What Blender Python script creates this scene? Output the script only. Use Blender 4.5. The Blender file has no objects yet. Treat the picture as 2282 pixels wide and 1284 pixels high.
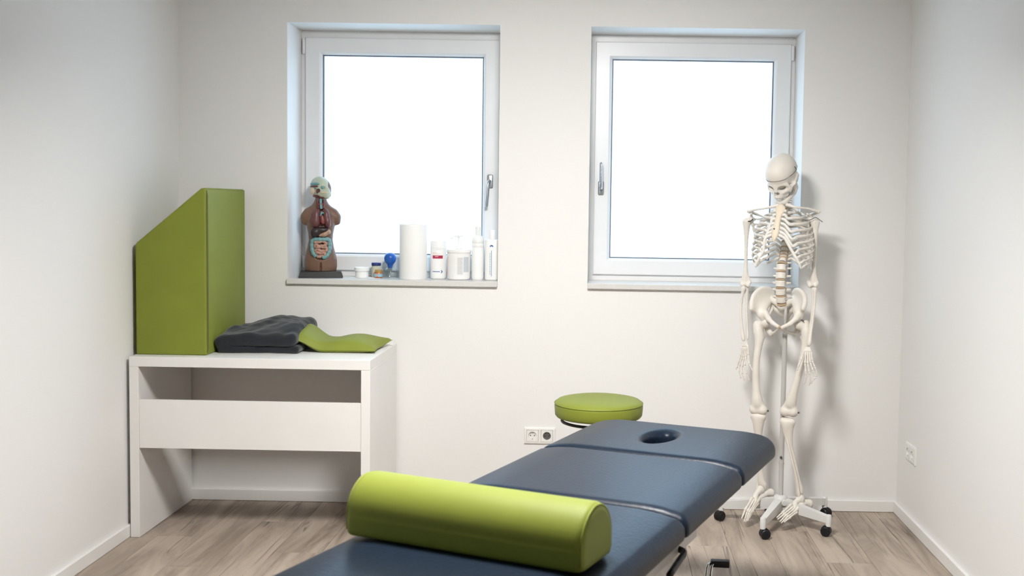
import bpy, bmesh, math, random
import numpy as np
from mathutils import Vector, Matrix

random.seed(7)
rng = np.random.default_rng(7)
scene = bpy.context.scene
COL = scene.collection

# ------------------------------------------------------------------ camera, world, exposure
FPX, CAM_H = 2400.0, 1.485                     # focal length in pixels of the 2282-wide frame, eye height
YAW, PITCH, ROLL, PPX, PPY = .0088, .0611, .0159, 1321.3, 601.3


def camera_axes():
    f = np.array([-math.sin(YAW) * math.cos(PITCH), math.cos(YAW) * math.cos(PITCH), -math.sin(PITCH)])
    r = np.array([math.cos(YAW), math.sin(YAW), 0.0])
    u = np.cross(r, f)
    return (math.cos(ROLL) * r + math.sin(ROLL) * u, -math.sin(ROLL) * r + math.cos(ROLL) * u, f)


CR, CU, CF = camera_axes()
cam_data = bpy.data.cameras.new('camera')
cam_data.sensor_width = 36.0
cam_data.lens = FPX / 2282 * 36.0
cam_data.shift_x = (1141 - PPX) / 2282        # the photograph is an off-centre crop
cam_data.shift_y = (PPY - 642) / 2282
cam_data.clip_start = .05
cam_data.dof.use_dof = True
cam_data.dof.focus_distance = 4.9
cam_data.dof.aperture_fstop = 4.0
cam = bpy.data.objects.new('camera', cam_data)
COL.objects.link(cam)
cam.matrix_world = Matrix(((CR[0], CU[0], -CF[0], 0), (CR[1], CU[1], -CF[1], 0), (CR[2], CU[2], -CF[2], CAM_H), (0, 0, 0, 1)))
scene.camera = cam

world = bpy.data.worlds.new('overcast_sky')
scene.world = world
world.use_nodes = True
bg = world.node_tree.nodes['Background']
bg.inputs[0].default_value = (.57, .78, 1.0, 1)
bg.inputs[1].default_value = 3.5
LAMP_STRENGTH = 140.0
LAMP_TILT = 11
LAMP_COLOR = (1.0, .98, .955)

vs = scene.view_settings
vs.view_transform = 'Standard'
vs.look = 'None'
vs.exposure = 0.1
vs.gamma = 1.0
vs.use_curve_mapping = False
scene.cycles.max_bounces = 6
scene.cycles.diffuse_bounces = 4
scene.cycles.glossy_bounces = 3
scene.cycles.caustics_reflective = False
scene.cycles.caustics_refractive = False

# ------------------------------------------------------------------ helpers


def at(px, py, Y):
    """World point at depth Y seen at a photograph pixel."""
    d = CF + CR * (px - PPX) / FPX - CU * (py - PPY) / FPX
    return np.array([0, 0, CAM_H]) + d * (Y / d[1])


def nd(nt, kind, **inp):
    n = nt.nodes.new(kind)
    for k, v in inp.items():
        n.inputs[k].default_value = v
    return n


def mat(name, color, rough=.5, metallic=0.0, bump=None, vary=None, spec=.5, coat=0.0, sheen=0.0, trans=0.0, bump_d=.001, sss=0.0):
    """Principled material; bump=(scale, strength), vary=(scale, amount) for mottled colour."""
    m = bpy.data.materials.new(name)
    m.use_nodes = True
    nt = m.node_tree
    b = nt.nodes['Principled BSDF']
    b.inputs['Base Color'].default_value = (*color, 1)
    b.inputs['Roughness'].default_value = rough
    b.inputs['Metallic'].default_value = metallic
    b.inputs['Specular IOR Level'].default_value = spec
    b.inputs['Coat Weight'].default_value = coat
    b.inputs['Sheen Weight'].default_value = sheen
    b.inputs['Transmission Weight'].default_value = trans
    tc = nt.nodes.new('ShaderNodeTexCoord')
    n = nd(nt, 'ShaderNodeTexNoise', Scale=(vary or (6, 0))[0], Detail=2.0)
    nt.links.new(tc.outputs['Object'], n.inputs['Vector'])
    amt = (vary or (6, .04))[1]
    mix = nt.nodes.new('ShaderNodeMix')
    mix.data_type = 'RGBA'
    mix.inputs['A'].default_value = (*[c * (1 - amt) for c in color], 1)
    mix.inputs['B'].default_value = (*[min(1, c * (1 + amt)) for c in color], 1)
    nt.links.new(n.outputs['Fac'], mix.inputs['Factor'])
    nt.links.new(mix.outputs['Result'], b.inputs['Base Color'])
    if bump:
        n2 = nd(nt, 'ShaderNodeTexNoise', Scale=bump[0], Detail=1.5)
        nt.links.new(tc.outputs['Object'], n2.inputs['Vector'])
        bp = nd(nt, 'ShaderNodeBump', Strength=bump[1], Distance=bump_d)
        nt.links.new(n2.outputs['Fac'], bp.inputs['Height'])
        nt.links.new(bp.outputs['Normal'], b.inputs['Normal'])
    return m


def new_obj(name, me, parent=None, loc=None):
    o = bpy.data.objects.new(name, me)
    COL.objects.link(o)
    if parent is not None:
        o.parent = parent
    if loc is not None:
        o.location = loc
    return o


def mesh(name, V, F, m=None, smooth=False, angle=None):
    me = bpy.data.meshes.new(name)
    me.from_pydata([tuple(map(float, v)) for v in V], [], [tuple(map(int, f)) for f in F])
    if m:
        me.materials.append(m)
    if smooth or angle:
        me.polygons.foreach_set('use_smooth', [True] * len(me.polygons))
    if angle:
        me.set_sharp_from_angle(angle=math.radians(angle))
    me.update()
    return me


def part(name, VF, m, parent=None, smooth=True, angle=None, loc=None):
    V, F = VF
    return new_obj(name, mesh(name, V, F, m, smooth, angle), parent, loc)


def thing(name, loc, label, cat, group=None, rotz=0):
    o = new_obj(name, None, None, loc)
    o.rotation_euler = (0, 0, rotz)
    return tag(o, label, cat, group)


def tag(o, label, cat, group=None):
    o['label'] = label
    o['category'] = cat
    if group:
        o['group'] = group
    return o


def struct(o):
    o['kind'] = 'structure'
    return o


def join(*vfs):
    V, F, n = [], [], 0
    for v, f in vfs:
        V.extend([tuple(p) for p in v])
        F.extend([tuple(i + n for i in q) for q in f])
        n += len(v)
    return V, F


def xf(VF, M):
    return [tuple(M @ Vector(v)) for v in VF[0]], VF[1]


def shift(VF, d):
    return [(v[0] + d[0], v[1] + d[1], v[2] + d[2]) for v in VF[0]], VF[1]


def box(x0, x1, y0, y1, z0, z1, bev=0.0, seg=2):
    bm = bmesh.new()
    bmesh.ops.create_cube(bm, size=1)
    for v in bm.verts:
        v.co = Vector(((x0 + x1) / 2 + v.co.x * (x1 - x0), (y0 + y1) / 2 + v.co.y * (y1 - y0), (z0 + z1) / 2 + v.co.z * (z1 - z0)))
    if bev:
        bmesh.ops.bevel(bm, geom=bm.edges[:], offset=bev, segments=seg, affect='EDGES', profile=.5)
    return bm_vf(bm)


def bm_vf(bm):
    bm.verts.index_update()
    r = ([tuple(v.co) for v in bm.verts], [tuple(v.index for v in f.verts) for f in bm.faces])
    bm.free()
    return r


def lathe(prof, n=32, cx=0, cy=0, cz=0):
    """Profile of (radius, z) from bottom to top, closed on the axis where radius is 0."""
    V, F, rows = [], [], []
    for r, z in prof:
        if r < 1e-6:
            rows.append([len(V)] * n)
            V.append((cx, cy, cz + z))
        else:
            rows.append(list(range(len(V), len(V) + n)))
            V += [(cx + r * math.cos(2 * math.pi * k / n), cy + r * math.sin(2 * math.pi * k / n), cz + z) for k in range(n)]
    for a, b in zip(rows[:-1], rows[1:]):
        for k in range(n):
            q = [a[k], a[(k + 1) % n], b[(k + 1) % n], b[k]]
            u = []
            for i in q:
                if i not in u:
                    u.append(i)
            if len(u) > 2:
                F.append(tuple(u))
    return V, F


def tube(P, ra, rb=None, n=10, cap=True, up=(0, 0, 1), closed=False):
    """Sweep along points P; ra along 'up' side, rb across; scalars or lists."""
    P = [np.array(p, float) for p in P]
    L = len(P)
    ra = [ra] * L if np.isscalar(ra) else list(ra)
    rb = ra if rb is None else ([rb] * L if np.isscalar(rb) else list(rb))
    V, F = [], []
    prev = None
    for i, p in enumerate(P):
        if closed:
            t = P[(i + 1) % L] - P[i - 1]
        else:
            t = P[min(i + 1, L - 1)] - P[max(i - 1, 0)]
        t = t / (np.linalg.norm(t) + 1e-12)
        ref = np.array(up, float) if prev is None else prev
        a = ref - t * (ref @ t)
        if np.linalg.norm(a) < 1e-3:
            a = np.array([1., 0, 0]) - t * t[0]
        a /= np.linalg.norm(a)
        prev = a
        b = np.cross(t, a)
        for k in range(n):
            w = 2 * math.pi * k / n
            V.append(tuple(p + a * ra[i] * math.cos(w) + b * rb[i] * math.sin(w)))
    for i in range(L if closed else L - 1):
        j = (i + 1) % L
        for k in range(n):
            F.append((i * n + k, i * n + (k + 1) % n, j * n + (k + 1) % n, j * n + k))
    if cap and not closed:
        for i, s in ((0, -1), (L - 1, 1)):
            c = len(V)
            e = P[i] + (P[i] - P[i - s]) / (np.linalg.norm(P[i] - P[i - s]) + 1e-9) * ra[i] * .5
            V.append(tuple(e))
            for k in range(n):
                F.append((i * n + (k + 1) % n, i * n + k, c) if s < 0 else (i * n + k, i * n + (k + 1) % n, c))
    return V, F


def spline(P, n=24):
    """Catmull-Rom through points."""
    P = [np.array(p, float) for p in P]
    Q = [2 * P[0] - P[1]] + P + [2 * P[-1] - P[-2]]
    out = []
    for i in range(n):
        t = i / (n - 1) * (len(P) - 1)
        k = min(int(t), len(P) - 2)
        u = t - k
        a, b, c, d = Q[k:k + 4]
        out.append(.5 * (2 * b + (c - a) * u + (2 * a - 5 * b + 4 * c - d) * u * u + (3 * b - a - 3 * c + d) * u ** 3))
    return out


def rect_sweep(x0, x1, z0, z1, prof):
    """Mitred rectangular frame; prof = closed list of (inset, y)."""
    V, F, m = [], [], len(prof)
    for (sx, sz) in ((0, 0), (1, 0), (1, 1), (0, 1)):
        for i, y in prof:
            V.append(((x1 - i) if sx else (x0 + i), y, (z1 - i) if sz else (z0 + i)))
    for c in range(4):
        d = (c + 1) % 4
        for k in range(m):
            l = (k + 1) % m
            F.append((c * m + k, c * m + l, d * m + l, d * m + k))
    return V, F


def fix_normals(VF):
    me = bpy.data.meshes.new('tmp')
    me.from_pydata(VF[0], [], VF[1])
    bm = bmesh.new()
    bm.from_mesh(me)
    bpy.data.meshes.remove(me)
    bmesh.ops.recalc_face_normals(bm, faces=bm.faces[:])
    return bm_vf(bm)


# --- implicit surfaces (smooth unions of tapered capsules), meshed with surface nets
def nets(vol, org, h):
    ins = vol < 0
    nx, ny, nz = vol.shape
    c = np.zeros((nx - 1, ny - 1, nz - 1), int)
    pos = np.zeros((nx - 1, ny - 1, nz - 1, 3))
    cor = [(i, j, k) for i in (0, 1) for j in (0, 1) for k in (0, 1)]
    sl = lambda a, o: a[o[0]:nx - 1 + o[0], o[1]:ny - 1 + o[1], o[2]:nz - 1 + o[2]]
    for a in cor:
        for ax in range(3):
            if a[ax]:
                continue
            b = list(a)
            b[ax] = 1
            va, vb = sl(vol, a), sl(vol, b)
            x = (sl(ins, a) != sl(ins, b))
            t = np.where(x, va / np.where(x, va - vb, 1), 0)
            c += x
            for d in range(3):
                pos[..., d] += np.where(x, a[d] + (t if d == ax else 0), 0)
    m = c > 0
    idx = -np.ones(c.shape, int)
    idx[m] = np.arange(m.sum())
    ijk = np.argwhere(m)
    V = (ijk + pos[m] / c[m][:, None]) * h + np.array(org)
    F = []
    for ax in range(3):
        o = [0, 0, 0]
        o[ax] = 1
        A = ins[:nx - o[0], :ny - o[1], :nz - o[2]]
        B = ins[o[0]:, o[1]:, o[2]:]
        e = np.argwhere(A != B)
        u, v = (ax + 1) % 3, (ax + 2) % 3
        ok = (e[:, u] > 0) & (e[:, v] > 0) & (e[:, u] < vol.shape[u] - 1) & (e[:, v] < vol.shape[v] - 1)
        e = e[ok]
        s = A[tuple(e.T)]

        def g(du, dv):
            q = e.copy()
            q[:, u] -= du
            q[:, v] -= dv
            return idx[tuple(q.T)]
        q = np.stack([g(1, 1), g(0, 1), g(0, 0), g(1, 0)], 1)
        q[~s] = q[~s][:, ::-1]
        F.append(q)
    return V, np.concatenate(F)


def blob(prims, h=.003, k=.004, sub=(), ell=()):
    """prims: (a, b, ra, rb); ell: (centre, radii[, rotation]) added; sub: ellipsoids removed."""
    pts = np.array([p[i] for p in prims for i in (0, 1)] + [e[0] for e in ell], float)
    rad = np.array([p[2 + i] for p in prims for i in (0, 1)] + [max(e[1]) for e in ell])
    pad = 3 * k + 2 * h
    lo = (pts - rad[:, None]).min(0) - pad
    hi = (pts + rad[:, None]).max(0) + pad
    n = np.ceil((hi - lo) / h).astype(int) + 1
    ax = [lo[d] + np.arange(n[d]) * h for d in range(3)]
    S = np.zeros(n)

    def win(l, u):
        s = []
        for d in range(3):
            i0 = max(0, int((l[d] - lo[d]) / h) - 1)
            i1 = min(n[d], int((u[d] - lo[d]) / h) + 2)
            s.append(slice(i0, i1))
        X, Y, Z = np.meshgrid(ax[0][s[0]], ax[1][s[1]], ax[2][s[2]], indexing='ij')
        return tuple(s), np.stack([X, Y, Z], -1)
    for a, b, ra, rb in prims:
        a, b = np.array(a, float), np.array(b, float)
        R = max(ra, rb) + 5 * k
        s, P = win(np.minimum(a, b) - R, np.maximum(a, b) + R)
        ab = b - a
        t = np.clip(((P - a) @ ab) / (ab @ ab + 1e-12), 0, 1)
        d = np.linalg.norm(P - a - t[..., None] * ab, axis=-1) - (ra + (rb - ra) * t)
        S[s] += np.exp(np.clip(-d / k, -60, 60))
    for e in ell:
        c, r = np.array(e[0], float), np.array(e[1], float)
        M = e[2] if len(e) > 2 else np.eye(3)
        R = r.max() + 5 * k
        s, P = win(c - R, c + R)
        q = (P - c) @ M
        l = np.linalg.norm(q / r, axis=-1)
        g = np.linalg.norm(q / (r * r), axis=-1) + 1e-9
        d = l * (l - 1) / g
        S[s] += np.exp(np.clip(-d / k, -60, 60))
    vol = -k * np.log(np.maximum(S, 1e-26))
    for e in sub:
        c, r = np.array(e[0], float), np.array(e[1], float)
        M = e[2] if len(e) > 2 else np.eye(3)
        R = r.max() + 3 * h
        s, P = win(c - R, c + R)
        q = (P - c) @ M
        l = np.linalg.norm(q / r, axis=-1)
        g = np.linalg.norm(q / (r * r), axis=-1) + 1e-9
        vol[s] = np.maximum(vol[s], -(l * (l - 1) / g))
    return nets(vol, lo, h)


def field(fn, lo, hi, h):
    lo, hi = np.array(lo, float), np.array(hi, float)
    n = np.ceil((hi - lo) / h).astype(int) + 1
    X, Y, Z = np.meshgrid(*[lo[d] + np.arange(n[d]) * h for d in range(3)], indexing='ij')
    return nets(fn(X, Y, Z), lo, h)


def rot3(ax, deg):
    return np.array(Matrix.Rotation(math.radians(deg), 3, ax))


# ------------------------------------------------------------------ materials
M_wall = mat('white_wall_paint', (.80, .79, .775), .85, bump=(260, .35), vary=(1.5, .012), spec=.2)
M_ceil = mat('ceiling_paint', (.82, .81, .79), .9, spec=.2)
M_base = mat('white_baseboard', (.80, .79, .77), .45)
M_pvc = mat('white_window_plastic', (.80, .80, .80), .32)
M_gasket = mat('grey_gasket', (.16, .18, .22), .6)
M_sill = mat('pale_stone_sill', (.66, .65, .63), .3, vary=(60, .06))
M_metal = mat('brushed_aluminium', (.50, .51, .53), .32, metallic=1)
M_desk = mat('white_laminate', (.80, .79, .77), .42)
M_green = mat('lime_green_leatherette', (.205, .240, .028), .55, bump=(900, .25), vary=(7, .10), spec=.30, sheen=.04)
M_seam = mat('olive_seam', (.10, .11, .02), .7)
M_blanket = mat('charcoal_fleece', (.017, .0195, .024), .95, bump=(500, .8), vary=(30, .35), sheen=.25, spec=.2)
M_pad = mat('slate_leatherette', (.008, .0145, .027), .36, bump=(90, .5), vary=(40, .2), bump_d=.0012, spec=.19)
M_black = mat('black_plastic', (.009, .009, .010), .45, spec=.3)
M_steel = mat('grey_painted_steel', (.50, .49, .47), .4)
M_chrome = mat('chrome', (.6, .6, .6), .15, metallic=1)
M_bone = mat('ivory_bone_plastic', (.73, .685, .62), .48, vary=(18, .05))
M_cart = mat('pale_cartilage_plastic', (.76, .73, .68), .45)
M_stern = mat('cream_sternum_plastic', (.74, .64, .50), .5)
M_disc = mat('tan_disc_rubber', (.50, .36, .22), .6)
M_dark = mat('dark_wire', (.06, .055, .05), .5)
M_stand = mat('light_grey_stand', (.66, .66, .64), .4)
M_white = mat('white_plastic', (.84, .84, .83), .35)
M_paper = mat('white_paper_towel', (.86, .86, .85), .9, bump=(300, .5))
M_socket = mat('white_socket_plastic', (.80, .79, .76), .35)
M_hole = mat('socket_hole', (.03, .03, .03), .7)
M_socket_in = mat('dark_socket_insert', (.10, .095, .09), .6)
M_skin = mat('brown_skin_plastic', (.165, .090, .060), .42, vary=(20, .06))


def floor_material():
    m = bpy.data.materials.new('grey_oak_laminate')
    m.use_nodes = True
    nt = m.node_tree
    b = nt.nodes['Principled BSDF']
    tc = nt.nodes.new('ShaderNodeTexCoord')
    oi = nt.nodes.new('ShaderNodeObjectInfo')
    sc = nd(nt, 'ShaderNodeVectorMath')
    sc.operation = 'MULTIPLY_ADD'
    cmb = nt.nodes.new('ShaderNodeCombineXYZ')
    mul = nt.nodes.new('ShaderNodeMath')
    mul.operation = 'MULTIPLY'
    mul.inputs[1].default_value = 60
    nt.links.new(oi.outputs['Random'], mul.inputs[0])
    for k in 'XYZ':
        nt.links.new(mul.outputs[0], cmb.inputs[k])
    nt.links.new(tc.outputs['Object'], sc.inputs[0])
    sc.inputs[1].default_value = (1, .16, 1)
    nt.links.new(cmb.outputs[0], sc.inputs[2])
    n1 = nd(nt, 'ShaderNodeTexNoise', Scale=9.0, Detail=8.0, Roughness=.62, Distortion=.7)
    nt.links.new(sc.outputs[0], n1.inputs['Vector'])
    r1 = nt.nodes.new('ShaderNodeValToRGB')
    r1.color_ramp.elements[0].position = .30
    r1.color_ramp.elements[0].color = (.205, .160, .125, 1)
    r1.color_ramp.elements[1].position = .62
    r1.color_ramp.elements[1].color = (.46, .38, .31, 1)
    nt.links.new(n1.outputs['Fac'], r1.inputs[0])
    # long dark cracks along the grain
    s2 = nd(nt, 'ShaderNodeVectorMath')
    s2.operation = 'MULTIPLY'
    s2.inputs[1].default_value = (1.0, .20, 1)
    nt.links.new(sc.outputs[0], s2.inputs[0])
    n2 = nd(nt, 'ShaderNodeTexNoise', Scale=12.0, Detail=4.0, Roughness=.5, Distortion=.6)
    nt.links.new(s2.outputs[0], n2.inputs['Vector'])
    ab = nt.nodes.new('ShaderNodeMath')
    ab.operation = 'SUBTRACT'
    ab.inputs[1].default_value = .5
    nt.links.new(n2.outputs['Fac'], ab.inputs[0])
    ab2 = nt.nodes.new('ShaderNodeMath')
    ab2.operation = 'ABSOLUTE'
    nt.links.new(ab.outputs[0], ab2.inputs[0])
    r2 = nt.nodes.new('ShaderNodeValToRGB')
    r2.color_ramp.elements[0].position = .0
    r2.color_ramp.elements[0].color = (1, 1, 1, 1)
    r2.color_ramp.elements[1].position = .016
    r2.color_ramp.elements[1].color = (0, 0, 0, 1)
    nt.links.new(ab2.outputs[0], r2.inputs[0])
    n3 = nd(nt, 'ShaderNodeTexNoise', Scale=5.0, Detail=2.0)
    nt.links.new(sc.outputs[0], n3.inputs['Vector'])
    r3 = nt.nodes.new('ShaderNodeValToRGB')
    r3.color_ramp.elements[0].position = .44
    r3.color_ramp.elements[0].color = (0, 0, 0, 1)
    r3.color_ramp.elements[1].position = .58
    r3.color_ramp.elements[1].color = (.8, .8, .8, 1)
    nt.links.new(n3.outputs['Fac'], r3.inputs[0])
    mm = nt.nodes.new('ShaderNodeMath')
    mm.operation = 'MULTIPLY'
    nt.links.new(r2.outputs[0], mm.inputs[0])
    nt.links.new(r3.outputs[0], mm.inputs[1])
    mix = nt.nodes.new('ShaderNodeMix')
    mix.data_type = 'RGBA'
    nt.links.new(mm.outputs[0], mix.inputs['Factor'])
    nt.links.new(r1.outputs[0], mix.inputs['A'])
    mix.inputs['B'].default_value = (.07, .055, .045, 1)
    nt.links.new(mix.outputs['Result'], b.inputs['Base Color'])
    b.inputs['Roughness'].default_value = .5
    bp = nd(nt, 'ShaderNodeBump', Strength=.15, Distance=.001)
    nt.links.new(n1.outputs['Fac'], bp.inputs['Height'])
    nt.links.new(bp.outputs['Normal'], b.inputs['Normal'])
    return m


M_floor = floor_material()


def glass_material(name, tint=(1, 1, 1), refl=.06):
    m = bpy.data.materials.new(name)
    m.use_nodes = True
    nt = m.node_tree
    nt.nodes.remove(nt.nodes['Principled BSDF'])
    t = nd(nt, 'ShaderNodeBsdfTransparent')
    t.inputs[0].default_value = (*tint, 1)
    g = nd(nt, 'ShaderNodeBsdfGlossy', Roughness=.02)
    lw = nd(nt, 'ShaderNodeLayerWeight', Blend=.5)
    pw = nt.nodes.new('ShaderNodeMath')
    pw.operation = 'POWER'
    pw.inputs[1].default_value = 5.0
    nt.links.new(lw.outputs['Facing'], pw.inputs[0])
    f = nt.nodes.new('ShaderNodeMath')
    f.operation = 'MULTIPLY_ADD'
    f.inputs[1].default_value = .9
    f.inputs[2].default_value = .04
    nt.links.new(pw.outputs[0], f.inputs[0])
    mx = nt.nodes.new('ShaderNodeMixShader')
    nt.links.new(f.outputs[0], mx.inputs[0])
    nt.links.new(t.outputs[0], mx.inputs[1])
    nt.links.new(g.outputs[0], mx.inputs[2])
    nt.links.new(mx.outputs[0], nt.nodes['Material Output'].inputs[0])
    return m


M_glass = glass_material('window_glass', (.97, .985, .98))
M_cupglass = glass_material('clear_cup_glass', (.90, .92, .92))

# ------------------------------------------------------------------ room shell
XL, XR, YB, YF, ZC = -2.058, 1.458, 5.217, -1.3, 2.58
WALL_T = .36
W1 = (-1.532, -.508)
W2 = (-.072, .951)
WZ = (1.0735, 2.333)


def wall_with_holes(xs, zs, holes, y0, y1):
    V, F = [], []

    def quad(a, b, c, d):
        n = len(V)
        V.extend([a, b, c, d])
        F.append((n, n + 1, n + 2, n + 3))
    for i in range(len(xs) - 1):
        for j in range(len(zs) - 1):
            if (i, j) in holes:
                x0, x1, z0, z1 = xs[i], xs[i + 1], zs[j], zs[j + 1]
                quad((x0, y0, z0), (x1, y0, z0), (x1, y1, z0), (x0, y1, z0))
                quad((x0, y0, z1), (x0, y1, z1), (x1, y1, z1), (x1, y0, z1))
                quad((x0, y0, z0), (x0, y1, z0), (x0, y1, z1), (x0, y0, z1))
                quad((x1, y0, z0), (x1, y0, z1), (x1, y1, z1), (x1, y1, z0))
                continue
            x0, x1, z0, z1 = xs[i], xs[i + 1], zs[j], zs[j + 1]
            quad((x0, y0, z0), (x0, y0, z1), (x1, y0, z1), (x1, y0, z0))
            quad((x0, y1, z0), (x1, y1, z0), (x1, y1, z1), (x0, y1, z1))
    return V, F


floor = struct(part('floor', box(XL - .1, XR + .1, YF - .1, YB + .1, -.12, -.0085), M_black, smooth=False))
PW, PL = .193, 1.28
plank_cache = {}
row = 0
x = XL - .07
while x < XR:
    off = [0, .47, .86, .23, .66, 1.05][row % 6]
    y = YF - off
    while y < YB:
        x0, x1, y0, y1 = max(x, XL), min(x + PW, XR), max(y, YF), min(y + PL, YB)
        if x1 - x0 > .01 and y1 - y0 > .01:
            key = (round(x1 - x0, 3), round(y1 - y0, 3))
            if key not in plank_cache:
                w, l = (x1 - x0) / 2 - .0004, (y1 - y0) / 2 - .0004
                c = .0012
                V = [(-w, -l, -.008), (w, -l, -.008), (w, l, -.008), (-w, l, -.008), (-w, -l, -c), (w, -l, -c), (w, l, -c), (-w, l, -c),
                     (-w + c, -l + c, 0), (w - c, -l + c, 0), (w - c, l - c, 0), (-w + c, l - c, 0)]
                F = [(3, 2, 1, 0), (8, 9, 10, 11)] + [(i, (i + 1) % 4, (i + 1) % 4 + 4, i + 4) for i in range(4)] + [(i + 4, (i + 1) % 4 + 4, (i + 1) % 4 + 8, i + 8) for i in range(4)]
                plank_cache[key] = mesh('plank', V, F, M_floor)
            new_obj('plank', plank_cache[key], floor, ((x0 + x1) / 2, (y0 + y1) / 2, 0))
        y += PL
    x += PW
    row += 1

struct(part('ceiling', box(XL - .1, XR + .1, YF - .1, YB + WALL_T, ZC, ZC + .1), M_ceil, smooth=False))
struct(part('wall_left', box(XL - .1, XL, YF, YB + WALL_T, -.1, ZC), M_wall, smooth=False))
struct(part('wall_right', box(XR, XR + .1, YF, YB + WALL_T, -.1, ZC), M_wall, smooth=False))
struct(part('wall_front', box(XL, XR, YF - .1, YF, -.1, ZC), M_wall, smooth=False))
struct(part('wall_back', wall_with_holes([XL, W1[0], W1[1], W2[0], W2[1], XR], [-.1, WZ[0], WZ[1], ZC], {(1, 1), (3, 1)}, YB, YB + WALL_T), M_wall, smooth=False))
BT, BH = .0155, .056
struct(part('baseboard_back', box(XL, XR, YB - BT, YB, .001, BH, .002, 1), M_base, smooth=False))
struct(part('baseboard_left', box(XL, XL + BT, YF, YB - BT - .0005, .001, BH, .002, 1), M_base, smooth=False))
struct(part('baseboard_right', box(XR - BT, XR, YF, YB - BT - .0005, .001, BH, .002, 1), M_base, smooth=False))
struct(part('baseboard_front', box(XL + BT, XR - BT, YF, YF + BT, .001, BH, .002, 1), M_base, smooth=False))


def window(idx, x0, x1, handle_left):
    z0, z1 = 1.10, WZ[1]
    yf = 5.465                                    # inner face of the fixed frame
    w = new_obj('window_%d' % idx, None, None, ((x0 + x1) / 2, yf, z0))
    struct(w)
    ox, oz = (x0 + x1) / 2, z0
    L = lambda vf: shift(vf, (-ox, -yf, -oz))
    part('frame', fix_normals(L(rect_sweep(x0 + .0005, x1 - .0005, z0, z1 - .0005, [(0, yf), (.058, yf), (.062, yf + .004), (.062, yf + .07), (0, yf + .07)]))), M_pvc, w, angle=30)
    sx0, sx1, sz0, sz1 = x0 + .022, x1 - .022, z0 + .028, z1 - .036
    ys = yf - .016
    sash = part('sash', fix_normals(L(rect_sweep(sx0, sx1, sz0, sz1, [(0, ys + .015), (0, ys + .004), (.004, ys), (.070, ys), (.074, ys + .003), (.084, ys + .022), (.086, ys + .026), (.086, ys + .055), (0, ys + .055)]))), M_pvc, w, angle=30)
    part('gasket', fix_normals(L(rect_sweep(sx0 + .084, sx1 - .084, sz0 + .084, sz1 - .084, [(0, ys + .021), (.0055, ys + .026), (.0055, ys + .034), (0, ys + .034)]))), M_gasket, sash, angle=30)
    part('pane', L(box(sx0 + .085, sx1 - .085, ys + .027, ys + .031, sz0 + .085, sz1 - .085)), M_glass, sash, smooth=False)
    # handle: rosette and lever
    hx = sx0 + .036 if handle_left else sx1 - .044
    hz = 1.565 if handle_left else 1.59
    s = 1 if handle_left else -1                  # lever points up or down
    ros = box(hx - .0145, hx + .0145, ys - .009, ys, hz - .034, hz + .034, .006, 3)
    h = part('handle', L(ros), M_metal, w, angle=40)
    lev = spline([(hx, ys - .008, hz), (hx, ys - .036, hz), (hx - .002 * (1 - s), ys - .050, hz + .012 * s), (hx - .006 * (1 - s) / 2, ys - .053, hz + .05 * s), (hx - .012 * (1 - s) / 2, ys - .052, hz + .125 * s)], 26)
    part('lever', L(tube(lev, [.0085] * 8 + [.0095] * 18, [.0085] * 8 + [.0075] * 18, 12)), M_metal, h)
    # hinge at the top corner of the other side
    qx = sx1 + .007 if handle_left else sx0 - .008
    hg = join(lathe([(0, 0), (.0065, 0), (.0075, .002), (.0075, .07), (.0065, .072), (0, .072)], 14, qx, ys + .004, sz1 - .078), lathe([(0, -.004), (.006, -.004), (.006, .0), (0, 0)], 12, qx, ys + .004, sz1 - .078))
    part('hinge', L(hg), M_pvc, w, angle=40)
    hg2 = lathe([(0, 0), (.0065, 0), (.0075, .002), (.0075, .06), (.0065, .062), (0, .062)], 14, qx, ys + .004, sz0 + .01)
    part('hinge', L(hg2), M_pvc, w, angle=40)
    # sill board, resting in the opening and standing a little proud of the wall
    part('window_sill', L(box(x0 + .0005, x1 - .0005, YB - .022, yf + .01, z0 - .026, z0 - .0002, .002, 1)), M_sill, w, smooth=False)
    # outer sill beyond the frame
    part('outer_sill', L(box(x0 + .001, x1 - .001, yf + .072, YB + WALL_T + .03, z0 - .02, z0 + .02, .002, 1)), M_metal, w, smooth=False)
    return w


window(1, *W1, False)
window(2, *W2, True)

# ceiling floodlight that lights the room (above the photograph's upper edge), tilted towards the window wall; tilt and shields added to dim the side walls
LZ = 2.42
lamp = thing('ceiling_floodlight', (-.20, 2.92, ZC), 'white ceiling floodlight panel with added black side shields tilted towards window wall', 'lamp')
part('ceiling_rose', lathe([(0, -.025), (.05, -.025), (.055, -.020), (.055, -.0005), (0, -.0005)], 28), M_white, lamp, angle=40)
part('stem', tube([(0, 0, -.02), (0, 0, LZ - ZC + .03)], .009, .009, 10), M_white, lamp)
TILT = Matrix.Translation((0, 0, LZ - ZC)) @ Matrix.Rotation(math.radians(LAMP_TILT), 4, 'X')
part('housing', xf(join(fix_normals(xf(rect_sweep(-.26, .26, -.26, .26, [(0, 0), (0, .035), (.022, .035), (.026, .03), (.026, 0)]), Matrix.Rotation(math.radians(90), 4, 'X'))), box(-.24, .24, -.24, .24, .022, .034)), TILT), M_white, lamp, angle=30)
for s in (-1, 1):
    part('added_light_shield', xf(box(s * .262 - .003, s * .262 + .003, -.26, .26, -.13, -.0005), TILT), M_black, lamp, smooth=False)  # added flaps that block lamp light from the side walls and corners
m = bpy.data.materials.new('lamp_diffuser')
m.use_nodes = True
b = m.node_tree.nodes['Principled BSDF']
b.inputs['Base Color'].default_value = (.9, .9, .9, 1)
b.inputs['Emission Color'].default_value = (*LAMP_COLOR, 1)
b.inputs['Emission Strength'].default_value = LAMP_STRENGTH
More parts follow.
